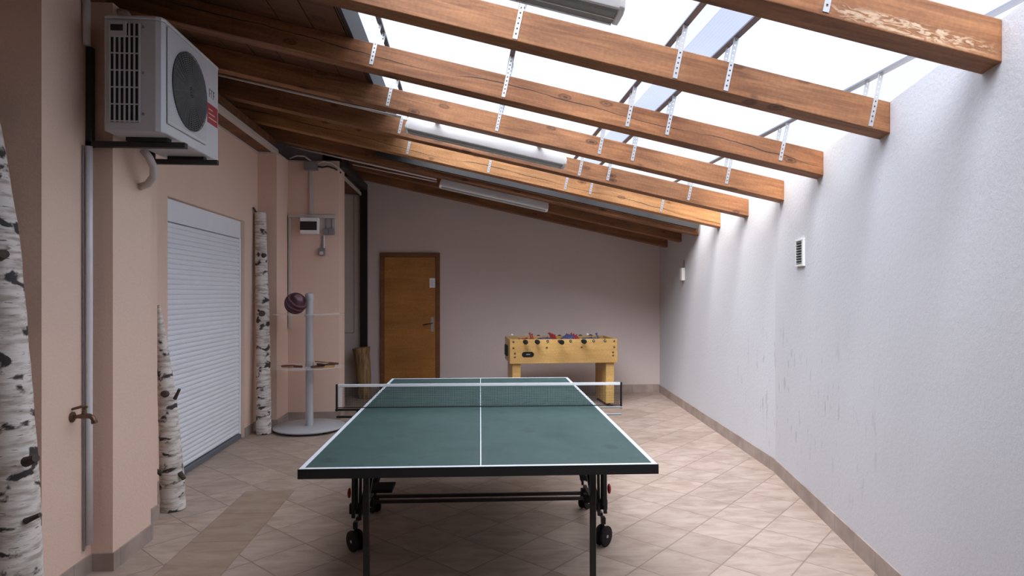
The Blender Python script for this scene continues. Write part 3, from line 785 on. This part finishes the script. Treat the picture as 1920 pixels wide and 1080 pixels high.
# brackets
for y, xw, lab in ((3.452, -1.998, 'near dark steel wall bracket under the air conditioner'), (3.885, -1.890, 'far dark steel wall bracket under the air conditioner')):
    b_ = MB()
    if y < 3.5:
        b_.box(xw, xw + 0.03, y - 0.018, y + 0.018, 2.27, 2.80)
    else:
        b_.box(xw, xw + 0.03, y - 0.018, y + 0.010, 2.27, 2.80)
    b_.box(xw, -1.49, y - 0.018, y + (0.018 if y < 3.5 else 0.010), 2.272, 2.302)
    tag(b_.build('wall_bracket', M['grey_flash'], bev=0.003), lab, 'bracket', 'brackets of the air conditioner')
# pipes of the air conditioner
hz = MB().tube([(-1.80, 3.62, 2.302), (-1.775, 3.64, 2.262), (-1.765, 3.67, 2.215), (-1.785, 3.71, 2.165), (-1.835, 3.75, 2.13), (-1.888, 3.77, 2.115)], 0.021, 10).build('drain_hose', M['conduit'], smooth=True, origin=(-1.76, 3.6, 2.3))
tag(hz, 'curved pale insulated hose running from under the air conditioner into the wall', 'hose')
vp = MB().tube([(-1.978, 3.432, 0.165), (-1.978, 3.430, 0.9), (-1.975, 3.426, 1.6), (-1.977, 3.428, 2.27)], 0.0175, 14).build('drain_pipe', M['pipe_white'], smooth=True, origin=(-1.978, 3.43, 0.165))
tag(vp, 'vertical white plastic pipe on the near left pier below the air conditioner', 'pipe')
vc = MB().tube([(-1.990, 3.408, 0.14), (-1.990, 3.405, 1.2), (-1.990, 3.402, 2.27)], 0.004, 6).build('cable', M['grey_plastic'], origin=(-1.99, 3.41, 0.14))
tag(vc, 'thin grey cable running down beside the vertical white pipe', 'cable')
vp2 = MB().tube([(-1.980, 3.415, 2.80), (-1.980, 3.41, 3.04)], 0.018, 12).build('drain_pipe', M['pipe_white'], smooth=True, origin=(-1.98, 3.41, 2.8))
tag(vp2, 'short pale pipe rising behind the air conditioner to the roof', 'pipe')
hs_ = MB().tube([(-1.80, 3.50, 2.965), (-1.84, 3.52, 3.02), (-1.90, 3.55, 3.04), (-1.97, 3.60, 3.045)], 0.02, 8).build('refrigerant_pipe', M['conduit'], smooth=True, origin=(-1.8, 3.5, 2.96))
tag(hs_, 'pale bent pipe lying just above the air conditioner top', 'pipe')

# tap on the pier
tp_ = thing('water_tap', (-2.0, 3.325, 0.86), 'small old brass water tap on the near left pier beside the white pipe', 'tap')
def xlathe(mb, prof, c, seg=14):
    m_ = Matrix.Translation(c) @ Matrix.Rotation(PI / 2, 4, 'Y')
    t2 = MB().lathe(prof, seg); mb.add(t2.v, t2.f, m_)
q = MB(); xlathe(q, [(0.027, 0.0), (0.027, 0.006), (0.016, 0.010)], (0, 0, 0)); q.build('wall_flange', M['brass'], tp_, smooth='auto')
q = MB(); q.tube([(0.005, 0, 0), (0.03, 0, 0.002), (0.055, 0, 0.004), (0.085, 0, 0.004), (0.100, 0, -0.004), (0.108, 0, -0.022)], [0.011, 0.010, 0.015, 0.013, 0.012, 0.012], 12)
q.tube([(0.108, 0, -0.020), (0.111, 0, -0.034)], 0.015, 12); q.build('spout', M['brass'], tp_, smooth='auto')
q = MB(); q.tube([(0.060, 0, 0.008), (0.060, 0, 0.045)], [0.012, 0.009], 10); q.tube([(0.075, 0, 0.050), (0.045, 0, 0.052), (0.0, 0, 0.040)], [0.006, 0.008, 0.006], 8); q.build('handle', M['brass'], tp_, smooth='auto')

# ------------------------------------------------------------------ birch logs
def log(name, pts, rads, label, mat='birch', stubs=(), seg=26, steps=26, cat='log', group=None, wob=0.05):
    P = [Vector(p) for p in pts]; rnd = random.Random(len(label))
    # resample
    path = []; rr = []
    m = len(P) - 1
    for i in range(steps + 1):
        t = i / steps * m; k = min(int(t), m - 1); f = t - k
        # catmull-rom
        p0 = P[max(k - 1, 0)]; p1 = P[k]; p2 = P[k + 1]; p3 = P[min(k + 2, m)]
        path.append(0.5 * ((2 * p1) + (-p0 + p2) * f + (2 * p0 - 5 * p1 + 4 * p2 - p3) * f * f + (-p0 + 3 * p1 - 3 * p2 + p3) * f ** 3))
        rr.append((rads[k] * (1 - f) + rads[k + 1] * f) * (1 + wob * (rnd.random() - 0.5)))
    o = MB().tube(path, rr, seg)
    ob = o.build(name, M[mat], smooth='auto', origin=pts[0])
    base = Vector(pts[0])
    for v in ob.data.vertices:   # keep the foot flat on the floor
        if v.co.z + base.z < 0.001: v.co.z = 0.001 - base.z
    cut = MB().lathe([(rads[-1] * 0.9, 0), (rads[-1] * 0.86, 0.004)], 20)
    d = (path[-1] - path[-2]).normalized(); q = d.to_track_quat('Z', 'Y').to_matrix().to_4x4()
    cc = MB().add(cut.v, cut.f, Matrix.Translation(path[-1] - base) @ q).build('cut_end', M['cut_wood'], ob)
    for sp in stubs:
        p, dirn, L, r = sp
        p = Vector(p) - base; dn = Vector(dirn).normalized()
        MB().tube([p - dn * r, p + dn * L * 0.6, p + dn * L], [r * 1.35, r * 1.05, r], 10).build('branch_stub', M['branch'], ob, smooth='auto')
    return tag(ob, label, cat, group)
GB = 'birch trunks leaning against the left wall'
log('birch_log', [(-1.900, 2.80, 0.0), (-1.950, 2.86, 0.55), (-2.01, 2.90, 1.1), (-2.09, 2.945, 1.75), (-2.205, 2.985, 2.42)], [0.087, 0.086, 0.080, 0.078, 0.060],
    'thick white birch trunk cut by the left edge of the picture', group=GB, steps=34,
    stubs=[((-1.86, 2.80, 0.775), (0.9, -0.35, 0.35), 0.045, 0.017), ((-1.865, 2.80, 0.52), (1, -0.1, 0.45), 0.06, 0.010), ((-2.00, 2.84, 1.66), (0.9, -0.6, 0.1), 0.03, 0.02)])
log('birch_log', [(-2.004, 4.44, 0.0), (-2.03, 4.46, 0.35), (-2.068, 4.49, 0.75), (-2.115, 4.525, 1.10), (-2.155, 4.55, 1.405)], [0.080, 0.073, 0.058, 0.036, 0.010],
    'short birch trunk tapering to a point, leaning beside the white shutter', group=GB,
    stubs=[((-1.945, 4.42, 0.245), (0.75, -0.3, -0.8), 0.04, 0.014), ((-2.065, 4.40, 0.26), (-0.6, -0.6, 0.7), 0.05, 0.014), ((-1.995, 4.45, 0.77), (0.5, -0.2, 0.9), 0.07, 0.010), ((-2.06, 4.43, 0.80), (0, -1, 0.2), 0.015, 0.02)])
log('birch_log', [(-2.125, 6.755, 0.0), (-2.140, 6.80, 0.6), (-2.165, 6.85, 1.3), (-2.19, 6.875, 1.9), (-2.203, 6.895, 2.37)], [0.078, 0.073, 0.068, 0.062, 0.058],
    'tall slim birch trunk standing in the corner right of the shutter', group=GB, steps=34,
    stubs=[((-2.225, 6.87, 2.34), (-0.5, -0.2, 1.0), 0.09, 0.010), ((-2.15, 6.775, 1.28), (0.2, -1, 0.2), 0.01, 0.028), ((-2.13, 6.80, 1.90), (0.8, -0.7, 0.1), 0.01, 0.02)])
# brown bark log by the black post
bl = log('bark_log', [(-1.405, 8.91, 0.0), (-1.42, 8.905, 0.35), (-1.455, 8.905, 0.72)], [0.085, 0.10, 0.122], 'short brown fibrous log leaning at the foot of the black post', mat='bark', steps=12, wob=0.10)

# ------------------------------------------------------------------ electrics on the pier
YG = 7.45
def onpier(name, x0, x1, z0, z1, d, mat, label, cat, bev=0.003, par=None):
    o = MB().box(x0, x1, YG - d, YG - 0.001, z0, z1).build(name, M[mat], par, bev=bev, origin=((x0 + x1) / 2, YG, z0)) if par is None else MB().box(x0, x1, YG - d, YG - 0.001, z0, z1).build(name, M[mat], par, bev=bev)
    if label: tag(o, label, cat)
    return o
onpier('cable_trunking', -1.812, -1.772, 2.425, 2.935, 0.03, 'conduit', 'vertical pale cable trunking above the fuse box', 'trunking')
onpier('cable_trunking', -2.055, -1.505, 2.380, 2.418, 0.03, 'conduit', 'horizontal pale cable trunking across the pier above the fuse box', 'trunking')
onpier('cable_trunking', -2.055, -2.022, 1.085, 2.378, 0.028, 'conduit', 'long vertical pale cable trunking at the left edge of the fuse box pier', 'trunking')
jb = onpier('junction_box', -1.865, -1.715, 2.938, 3.04, 0.06, 'grey_plastic', 'grey junction box at the top of the fuse box pier', 'junction box', 0.006)
fb = thing('fuse_box', (-1.80, YG, 2.19), 'white fuse box with a dark smoked window on the pink pier', 'fuse box')
MB().box(-0.105, 0.105, -0.09, -0.001, 0, 0.187).build('case', M['white_plastic'], fb, bev=0.006)
MB().box(-0.103, 0.088, -0.096, -0.089, 0.040, 0.142).build('window', M['smoked'], fb, bev=0.004)
sp = thing('socket_panel', (-1.589, YG, 2.18), 'pale backing panel with two grey switch sockets right of the fuse box', 'socket panel')
MB().box(-0.072, 0.072, -0.008, -0.001, 0.0, 0.195).build('back_plate', M['conduit'], sp, bev=0.002)
for x in (-0.032, 0.036):
    MB().box(x - 0.032, x + 0.032, -0.055, -0.008, 0.004, 0.075).build('socket', M['grey_plastic'], sp, bev=0.005)
    MB().tube([(x, -0.022, 0.070), (x, -0.022, 0.192)], 0.009, 8).build('cable_tube', M['grey_plastic'], sp)
sw = thing('wall_switch', (-1.668, YG, 1.935), 'small grey wall switch hanging below the fuse box', 'switch')
MB().box(-0.036, 0.036, -0.05, -0.001, 0.0, 0.092).build('case', M['grey_plastic'], sw, bev=0.006)
MB().box(-0.022, 0.022, -0.056, -0.05, 0.012, 0.050).build('rocker', M['conduit'], sw, bev=0.003)
MB().tube([(0.0, -0.012, 0.090), (0.0, -0.012, 0.24)], 0.008, 8).build('cable_tube', M['grey_plastic'], sw)
MB().tube([(0.020, -0.010, 0.090), (0.020, -0.010, 0.24)], 0.006, 8).build('cable_tube', M['white_plastic'], sw)
cb = MB()
cb.tube([(-1.715, 7.41, 3.02), (-1.64, 7.40, 3.045), (-1.55, 7.42, 3.03), (-1.50, 7.44, 2.99), (-1.46, 7.50, 2.955)], 0.011, 8)
tag(cb.build('cable', M['conduit'], smooth=True, origin=(-1.715, 7.41, 3.02)), 'pale cable bending from the junction box over the pier corner', 'cable')
cb = MB(); cb.tube([(-1.715, 7.42, 2.985), (-1.66, 7.41, 2.975), (-1.60, 7.425, 2.99), (-1.52, 7.43, 2.965), (-1.462, 7.50, 2.93)], 0.010, 8)
tag(cb.build('cable', M['black_metal'], smooth=True, origin=(-1.715, 7.42, 2.985)), 'dark cable sagging below the pale one at the pier corner', 'cable')
cb = MB(); cb.tube([(-1.79, 7.41, 3.042), (-1.86, 7.40, 3.10), (-1.95, 7.40, 3.105), (-2.03, 7.40, 3.07)], 0.009, 8)
tag(cb.build('cable', M['conduit'], smooth=True, origin=(-1.79, 7.41, 3.04)), 'pale cable lying on the wall head left of the junction box', 'cable')

# ------------------------------------------------------------------ stand with acrylic shelves
SX, SY = -1.690, 6.925
sd = thing('bat_stand', (SX, SY, 0), 'grey steel stand with round foot and two clear round shelves', 'stand')
MB().lathe([(0.36, 0.022), (0.378, 0.030), (0.380, 0.040), (0.372, 0.046), (0.05, 0.047)], 56).build('base', M['grey_paint'], sd, smooth='auto')
for k in range(4):
    a = PI / 4 + k * PI / 2
    MB().lathe([(0.022, 0.0), (0.022, 0.024)], 12, (0.29 * math.cos(a), 0.29 * math.sin(a), 0)).build('foot', M['black_rubber'], sd)
MB().lathe([(0.041, 0.047), (0.041, 1.455)], 28).build('pole', M['grey_paint'], sd, smooth='auto')
MB().lathe([(0.044, 1.42), (0.047, 1.43), (0.047, 1.475), (0.040, 1.49), (0.02, 1.497)], 28).build('pole_cap', M['grey_paint'], sd, smooth='auto')
for z, nm in ((0.690, 'lower'), (1.262, 'upper')):
    MB().lathe([(0.372, z), (0.375, z + 0.002), (0.375, z + 0.006), (0.372, z + 0.008)], 56).build('shelf', M['acrylic'], sd, smooth='auto')
    MB().lathe([(0.055, z - 0.022), (0.055, z - 0.001)], 24).build('shelf_collar', M['grey_paint'], sd, smooth='auto')
MB().lathe([(0.0435, 0.699), (0.0435, 0.74)], 24).build('shelf_collar', M['galv'], sd, smooth='auto')
# ball
ball = MB()
def sphere(mb, c, r, nu=32, nv=16, sc=(1, 1, 1)):
    prof = [(max(r * math.sin(PI * j / nv), 1e-4), -r * math.cos(PI * j / nv)) for j in range(nv + 1)]
    t2 = MB().lathe(prof, nu); mb.add(t2.v, t2.f, Matrix.Translation(c) @ Matrix.Diagonal((*sc, 1)))
sphere(ball, (0, 0, 0), 0.115)
bo = ball.build('ball', M['ball'], smooth=True, loc=(SX - 0.108, SY - 0.155, 1.270 + 0.1155))
tag(bo, 'dark maroon ball with pale streaks resting on the upper clear shelf', 'ball')
# paddles
def paddle(loc, rot, rub, label, tilt=(0, 0)):
    t = thing('table_tennis_bat', loc, label, 'table tennis bat', 'bats on the lower shelf', rotz=rot)
    t.rotation_euler = (tilt[0], tilt[1], rot)
    out = []
    for k in range(28):
        a = 2 * PI * k / 28
        x = 0.075 * math.cos(a); y = 0.079 * math.sin(a)
        if y < -0.055: x *= 0.75
        out.append((x, y))
    MB().prism(out, 0.004, 0.008).build('blade', M['paddle_wood'], t)
    for z0, z1, mt_ in ((0.0, 0.004, M['paddle_black']), (0.008, 0.012, rub)):
        MB().prism([(x * 0.985, max(y * 0.985, -0.062)) for x, y in out], z0, z1).build('rubber', mt_, t)
    hn = MB().prism([(-0.013, -0.17), (0.013, -0.17), (0.012, -0.12), (0.014, -0.066), (-0.014, -0.066), (-0.012, -0.12)], -0.006, 0.016)
    hn.build('handle', M['paddle_wood'] if 'pale' in label else M['paddle_red'], t, bev=0.004)
zt = 0.7055
paddle((SX - 0.19, SY - 0.12, zt), 1.2, M['paddle_red'], 'bat with red brown rubber lying alone left of the grey pole')
paddle((SX + 0.14, SY - 0.20, zt), 1.75, M['paddle_red'], 'bat with pale wooden handle lying just right of the grey pole')
paddle((SX + 0.21, SY - 0.05, zt), -2.2, M['paddle_black'], 'black bat lying behind others toward the shelf rim, right of the pole')
paddle((SX + 0.175, SY - 0.17, zt + 0.044), 1.75, M['paddle_black'], 'black bat stacked tilted on top of other bats right of the pole', tilt=(0.12, 0.13))

# ------------------------------------------------------------------ table tennis table
TT = thing('table_tennis_table', (0.1065, 3.984, 0), 'large dark green table tennis table in the middle of the room', 'table tennis table', rotz=-0.0261)
TW, TL = 0.7625, 1.37
for s_ in (-1, 1):
    y0, y1 = (0.003, TL) if s_ > 0 else (-TL, -0.003)
    tpn = MB().box(-TW + .004, TW - .004, y0 + .004 * (s_ < 0), y1 - .004 * (s_ > 0), 0.738, 0.7595).build('table_half', M['table_green'], TT)
    ln = MB(); zt0, zt1 = 0.7596, 0.7606
    ln.box(-TW + .004, -TW + 0.024, y0, y1, zt0, zt1); ln.box(TW - 0.024, TW - .004, y0, y1, zt0, zt1)
    ye = y1 if s_ > 0 else y0
    ln.box(-TW + 0.024, TW - 0.024, min(ye, ye - s_ * 0.02), max(ye, ye - s_ * 0.02), zt0, zt1)
    ln.build('edge_line', M['line_white'], tpn)
    MB().box(-0.0025, 0.0025, min(s_ * 0.004, s_ * 1.35), max(s_ * 0.004, s_ * 1.35), zt0, zt1).build('centre_line', M['line_white'], tpn)
    ap = MB(); 
    ap.box(-TW, TW, min(ye, ye - s_ * 0.004), max(ye, ye - s_ * 0.004), 0.718, 0.7585)
    ap.box(-TW, -TW + 0.004, y0, y1, 0.718, 0.7585); ap.box(TW - 0.004, TW, y0, y1, 0.718, 0.7585)
    ap.box(-TW + .004, TW - .004, min(ye - s_ * 0.004, ye - s_ * 0.03), max(ye - s_ * 0.004, ye - s_ * 0.03), 0.718, 0.728)
    ap.build('apron', M['black_metal'], tpn)
    # outer leg frame
    yl = s_ * 1.125
    for x in (-0.523, 0.523):
        lg = MB(); lg.box(x - 0.0135, x + 0.0135, yl - 0.0135, yl + 0.0135, 0.018, 0.737); lg.build('leg', M['black_metal'], TT, bev=0.003)
        MB().lathe([(0.020, 0.0), (0.022, 0.018), (0.016, 0.022)], 12, (x, yl, 0)).build('leg_foot', M['black_rubber'], TT)
        br = MB(); br.sq((x, yl, 0.52), (x, yl - s_ * 0.30, 0.733), 0.016); br.build('leg_brace', M['black_metal'], TT)
    cr = MB(); cr.sq((-0.51, yl, 0.70), (0.51, yl, 0.70), 0.02); cr.build('leg_crossbar', M['black_metal'], TT)
# undercarriage
XW = 0.725
for sx in (-1, 1):
    for sy in (-1, 1):
        yw = -0.36 if sy < 0 else 0.27; R = 0.060 if sy < 0 else 0.048
        ww = thing('x', (0, 0, 0), None, None) if False else None
        cx = sx * XW; m_ = Matrix.Translation((cx, yw, R)) @ Matrix.Rotation(sx * -0.75, 4, 'Z') @ Matrix.Rotation(PI / 2, 4, 'Y')
        for off in (-0.020, 0.020):
            t2 = MB().lathe([(R * 0.80, -0.009), (R * 0.97, -0.007), (R, 0), (R * 0.97, 0.007), (R * 0.80, 0.009)], 28)
            wh = MB().add(t2.v, t2.f, m_ @ Matrix.Translation((0, 0, off))).build('wheel', M['black_rubber'], TT, smooth='auto')
            t3 = MB().lathe([(0.009, -0.011), (0.009, 0.011)], 12)
            MB().add(t3.v, t3.f, m_ @ Matrix.Translation((0, 0, off))).build('wheel_hub', M['galv'], wh)
        fk = MB(); fk.sq((cx, yw, R + 0.01), (cx, yw - sy * 0.03, R + 0.10), 0.018); fk.box(cx - 0.012, cx + 0.012, yw - 0.02, yw + 0.02, R + 0.07, R + 0.11)
        fk.build('caster_fork', M['black_metal'], TT, bev=0.003)
        # upright pair converging on the caster
        up = MB()
        up.sq((cx + sx * 0.012, yw, 0.19), (cx + sx * 0.012, yw - sy * 0.01, 0.50), 0.020)
        up.sq((cx + sx * 0.012, yw - sy * 0.01, 0.50), (cx + sx * 0.012, yw - sy * 0.02, 0.736), 0.016)
        up.build('upright', M['black_metal'], TT, bev=0.002)
        up = MB(); up.sq((cx - sx * 0.022, yw - sy * 0.02, 0.17), (cx - sx * 0.030, yw - sy * 0.02, 0.736), 0.016); up.build('upright', M['black_metal'], TT, bev=0.002)
        di = MB(); di.sq((cx - sx * 0.02, yw - sy * 0.035, 0.20), (cx - sx * 0.10, yw + sy * 0.05, 0.50), 0.030, 0.016); di.sq((cx - sx * 0.10, yw + sy * 0.05, 0.50), (cx - sx * 0.17, yw + sy * 0.12, 0.736), 0.014)
        di.build('folding_link', M['black_metal'], TT, bev=0.002)
        di = MB(); di.sq((cx - sx * 0.04, yw + sy * 0.0, 0.30), (cx - sx * 0.13, yw - sy * 0.10, 0.60), 0.020, 0.012); di.sq((cx - sx * 0.13, yw - sy * 0.10, 0.60), (cx - sx * 0.145, yw - sy * 0.14, 0.736), 0.012)
        di.build('folding_link', M['black_metal'], TT, bev=0.002)
        jn = MB(); jn.box(cx - 0.040, cx + 0.030, yw - sy * 0.03 - 0.015, yw - sy * 0.03 + 0.015, 0.205, 0.265); jn.sq((cx - sx * 0.005, yw, 0.24), (cx - sx * 0.005, yw, 0.44), 0.05, 0.014, (1, 0, 0)); jn.build('hinge_block', M['black_rubber'], TT, bev=0.005)
        t3 = MB().lathe([(0.007, -0.004), (0.007, 0.004)], 8)
        MB().add(t3.v, t3.f, Matrix.Translation((cx, yw - sy * 0.03 - 0.017, 0.25)) @ Matrix.Rotation(PI / 2, 4, 'X')).build('bolt', M['galv'], TT)
        if sy < 0:
            pass
            kn = MB(); sphere(kn, (0, 0, 0), 0.024, 14, 8, (0.45, 0.9, 1.25))
            kn.build('lock_knob', M['red'], TT, smooth=True, loc=(cx + sx * 0.036, yw, 0.335))['label'] = 'red lock knob'
    sr = MB(); sr.sq((sx * XW, -0.30, 0.16), (sx * XW, 0.30, 0.145), 0.022); sr.build('side_rail', M['black_metal'], TT, bev=0.003)
for yb in (0.13, 0.235):
    MB().sq((-XW + 0.02, yb, 0.118), (XW - 0.02, yb, 0.118), 0.020).build('crossbar', M['grey_flash'], TT)
    for sx in (-1, 1): MB().box(sx * XW - 0.035, sx * XW + 0.02, yb - 0.02, yb + 0.02, 0.09, 0.15).build('crossbar_clamp', M['black_rubber'], TT, bev=0.004)
MB().box(-0.685, -0.53, -0.25, -0.08, 0.295, 0.312).build('ball_tray', M['black_rubber'], TT, bev=0.004)
# net
NW = 0.915
nt_ = thing('table_net', (0.1065, 3.984, 0), 'dark net with white top band stretched across the green table', 'net', rotz=-0.0261)
MB().box(-NW + 0.012, NW - 0.012, -0.0008, 0.0008, 0.7625, 0.900).build('net_mesh', M['net'], nt_)
MB().box(-NW + 0.010, NW - 0.006, -0.004, 0.004, 0.896, 0.9135).build('net_band', M['net_tape'], nt_, bev=0.001)
MB().box(-NW + 0.014, -NW + 0.034, -0.002, 0.002, 0.764, 0.896).build('net_band', M['net_tape'], nt_)
MB().sq((-NW, 0, 0.765), (NW, 0, 0.765), 0.005).build('net_cord', M['black_metal'], nt_)
for sx in (-1, 1):
    MB().tube([(sx * NW, 0, 0.742), (sx * NW, 0, 0.914)], 0.007, 10).build('net_post', M['black_metal'], nt_)
    cl = MB(); cl.box(min(sx * NW, sx * (TW - 0.02)), max(sx * NW, sx * (TW - 0.02)), -0.012, 0.012, 0.700, 0.712) ; cl.box(min(sx * (NW + .008), sx * (TW + 0.006)), max(sx * (NW + .008), sx * (TW + 0.006)), -0.010, 0.010, 0.745, 0.757)
    cl.box(sx * (TW + 0.016) - 0.010, sx * (TW + 0.016) + 0.010, -0.012, 0.012, 0.700, 0.757)
    cl.build('net_clamp', M['galv'] if sx > 0 else M['black_metal'], nt_, bev=0.002)

# ------------------------------------------------------------------ table football
fo = (0.589, 7.928)
FT = thing('table_football', (fo[0], fo[1], 0), 'light wooden football table with rods standing against the far wall', 'table football', rotz=0.032)
FL, FD = 1.42, 0.65; zt, zb_ = 0.897, 0.585; th_ = 0.03
MB().box(0, FL, 0, th_, zb_, zt).build('side_board', M['maple'], FT, bev=0.003)
MB().box(0, FL, FD - th_, FD, zb_, zt).build('side_board', M['maple'], FT, bev=0.003)
MB().box(0.001, th_, th_, FD - th_, zb_, zt).build('end_board', M['maple'], FT, bev=0.003)
MB().box(FL - th_, FL - 0.001, th_, FD - th_, zb_, zt).build('end_board', M['maple'], FT, bev=0.003)
MB().box(th_, FL - th_, th_, FD - th_, 0.77, 0.78).build('playfield', M['green_field'], FT)
MB().box(th_, FL - th_, th_, FD - th_, zb_ + 0.005, zb_ + 0.02).build('bottom_board', M['maple'], FT)
for x0 in (0.035, FL - 0.145):
    MB().box(x0, x0 + 0.11, 0.035, FD - 0.035, 0.045, zb_).build('leg', M['maple'], FT, bev=0.004)
    for y in (0.07, FD - 0.07):
        MB().lathe([(0.048, 0.0), (0.045, 0.010), (0.016, 0.022), (0.012, 0.046)], 16, (x0 + 0.055, y, 0)).build('leveller_foot', M['black_rubber'], FT, smooth='auto')
def zmat(x, y, z): return Matrix.Translation((x, y, z)) @ Matrix.Rotation(PI / 2, 4, 'X')
# screws
k_s = 0
for x, z in [(0.045, .868), (0.045, .788), (0.065, .718), (0.065, .672), (1.375, .868), (1.375, .788), (1.360, .722), (1.360, .68), (0.48, .79), (0.94, .79)]:
    t3 = MB().lathe([(0.014, 0), (0.014, 0.004), (0.009, 0.007)], 12)
    MB().add(t3.v, t3.f, zmat(x, 0, z)).build('screw', M['brass'], FT)
# ball return
rt = MB(); pr = []
for k in range(24):
    a = 2 * PI * k / 24; pr.append((0.234 + 0.045 * (1 if math.cos(a) > 0 else -1) + 0.034 * math.cos(a), 0.703 + 0.034 * math.sin(a)))
rt.extr(pr, 'y', -0.006, 0.0); rt.build('ball_return', M['black_rubber'], FT, bev=0.002)
MB().box(0.21, 0.262, -0.008, -0.006, 0.697, 0.712).build('ball_return_flap', M['grey_plastic'], FT)
MB().box(-0.022, 0.001, 0.25, 0.49, 0.66, 0.80).build('goal_box', M['black_rubber'], FT, bev=0.004)
rods = [0.188, 0.340, 0.492, 0.640, 0.795, 0.947, 1.10, 1.25]
near = [True, True, False, True, False, True, False, False]
team = ['red', 'red', 'blue', 'red', 'blue', 'red', 'blue', 'blue']
nfig = [1, 2, 3, 5, 5, 3, 2, 1]
ang = [2.1, 2.5, 2.0, 2.3, 2.6, 2.2, 2.05, 2.4]
def figure_mesh():
    mb = MB()
    mb.box(-0.012, 0.012, -0.016, 0.016, -0.020, 0.035); mb.box(-0.007, 0.007, -0.012, 0.012, -0.075, -0.020); mb.box(-0.016, 0.012, -0.012, 0.012, -0.085, -0.072)
    sphere(mb, (0, 0, 0.048), 0.014, 10, 6)
    return mb
figs = {}
for i, x in enumerate(rods):
    zr = 0.873; out = 0.085 if i not in (3,) else 0.16
    ry = MB(); y0 = -0.012 if not near[i] else -out; y1 = FD + 0.012 if near[i] else FD + out
    ry.tube([(0, y0, 0), (0, y1, 0)], 0.008, 10)
    rod = ry.build('rod', M['galv'], FT, smooth='auto', loc=(x, 0, zr))
    hh = MB(); hy0 = -out if near[i] else FD + out
    s_ = -1 if near[i] else 1
    hh.tube([(0, hy0 - s_ * 0.035, 0), (0, hy0 - s_ * 0.02, 0), (0, hy0 + s_ * 0.06, 0), (0, hy0 + s_ * 0.075, 0)], [0.020, 0.028, 0.030, 0.020], 14)
    hh.build('handle', M['black_rubber'], rod, smooth='auto')
    bs = MB()
    for yb in (-0.004, FD + 0.004):
        bs.tube([(0, yb - 0.006, 0), (0, yb + 0.006, 0)], 0.016, 12)
    bs.build('bushing', M['black_rubber'], rod, smooth='auto')
    for k in range(nfig[i]):
        yk = FD * (k + 1) / (nfig[i] + 1)
        key = team[i]
        if key not in figs:
            fo_ = figure_mesh().build('player_figure', M[key], rod); figs[key] = fo_
        else:
            fo_ = figs[key].copy(); C.objects.link(fo_); fo_.parent = rod
        fo_.location = (0, yk, 0); fo_.rotation_euler = (0, ang[i] * (1 if i % 2 else -1) + 0.3, 0)
    # turned up figures seen over the rim keep the pose of the rod
bl2 = MB(); sphere(bl2, (0, 0, 0), 0.017, 16, 10)
bb = bl2.build('score_bead', M['white_plastic'], FT, smooth=True, loc=(0.10, FD - 0.015, zt + 0.016)); 
bb = bl2.build('score_bead', M['white_plastic'], FT, smooth=True, loc=(1.17, FD - 0.015, zt + 0.016))

# ------------------------------------------------------------------ things on the right wall
def wall_frame(y, z):
    x = wallX(y); d = Vector((wallX(y + 0.05) - x, 0.05, 0)).normalized()
    nrm = Vector((-d.y, d.x, 0))   # into the room
    m_ = Matrix((( d.x, nrm.x, 0, x), (d.y, nrm.y, 0, y), (0, 0, 1, z), (0, 0, 0, 1)))
    return m_
vt = thing('wall_vent', (0, 0, 0), 'small white ventilation grille with slats on the right wall', 'vent')
vt.matrix_world = wall_frame(4.33, 1.79)
W_ = 0.085
f_ = MB(); f_.box(-W_, W_, 0.001, 0.018, -0.10, -0.085); f_.box(-W_, W_, 0.001, 0.018, 0.085, 0.10); f_.box(-W_, -W_ + 0.03, 0.001, 0.018, -0.085, 0.085); f_.box(W_ - 0.012, W_, 0.001, 0.018, -0.085, 0.085)
f_.build('frame', M['white_plastic'], vt, bev=0.002)
MB().box(-W_ + 0.03, W_ - 0.012, 0.001, 0.004, -0.085, 0.085).build('opening', M['grey_plastic'], vt)
f_ = MB()
for k in range(9):
    z = -0.078 + k * 0.019
    f_.add([(-W_ + .03, 0.004, z + .012), (W_ - .012, 0.004, z + .012), (W_ - .012, 0.017, z), (-W_ + .03, 0.017, z), (-W_ + .03, 0.004, z + .010), (W_ - .012, 0.004, z + .010), (W_ - .012, 0.017, z - .002), (-W_ + .03, 0.017, z - .002)], [(0, 1, 2, 3), (7, 6, 5, 4), (0, 4, 5, 1), (2, 6, 7, 3), (0, 3, 7, 4), (1, 5, 6, 2)])
f_.build('slats', M['louver'], vt)
ws = thing('wall_light', (0, 0, 0), 'narrow white fitting on the right wall near the far corner', 'wall fitting')
ws.matrix_world = wall_frame(7.78, 1.66)
MB().box(-0.045, 0.045, 0.001, 0.045, 0.0, 0.16).build('case', M['white_plastic'], ws, bev=0.004)
MB().tube([(-0.02, 0.010, 0.16), (-0.02, 0.010, 0.26)], 0.007, 8).build('cable', M['grey_plastic'], ws)
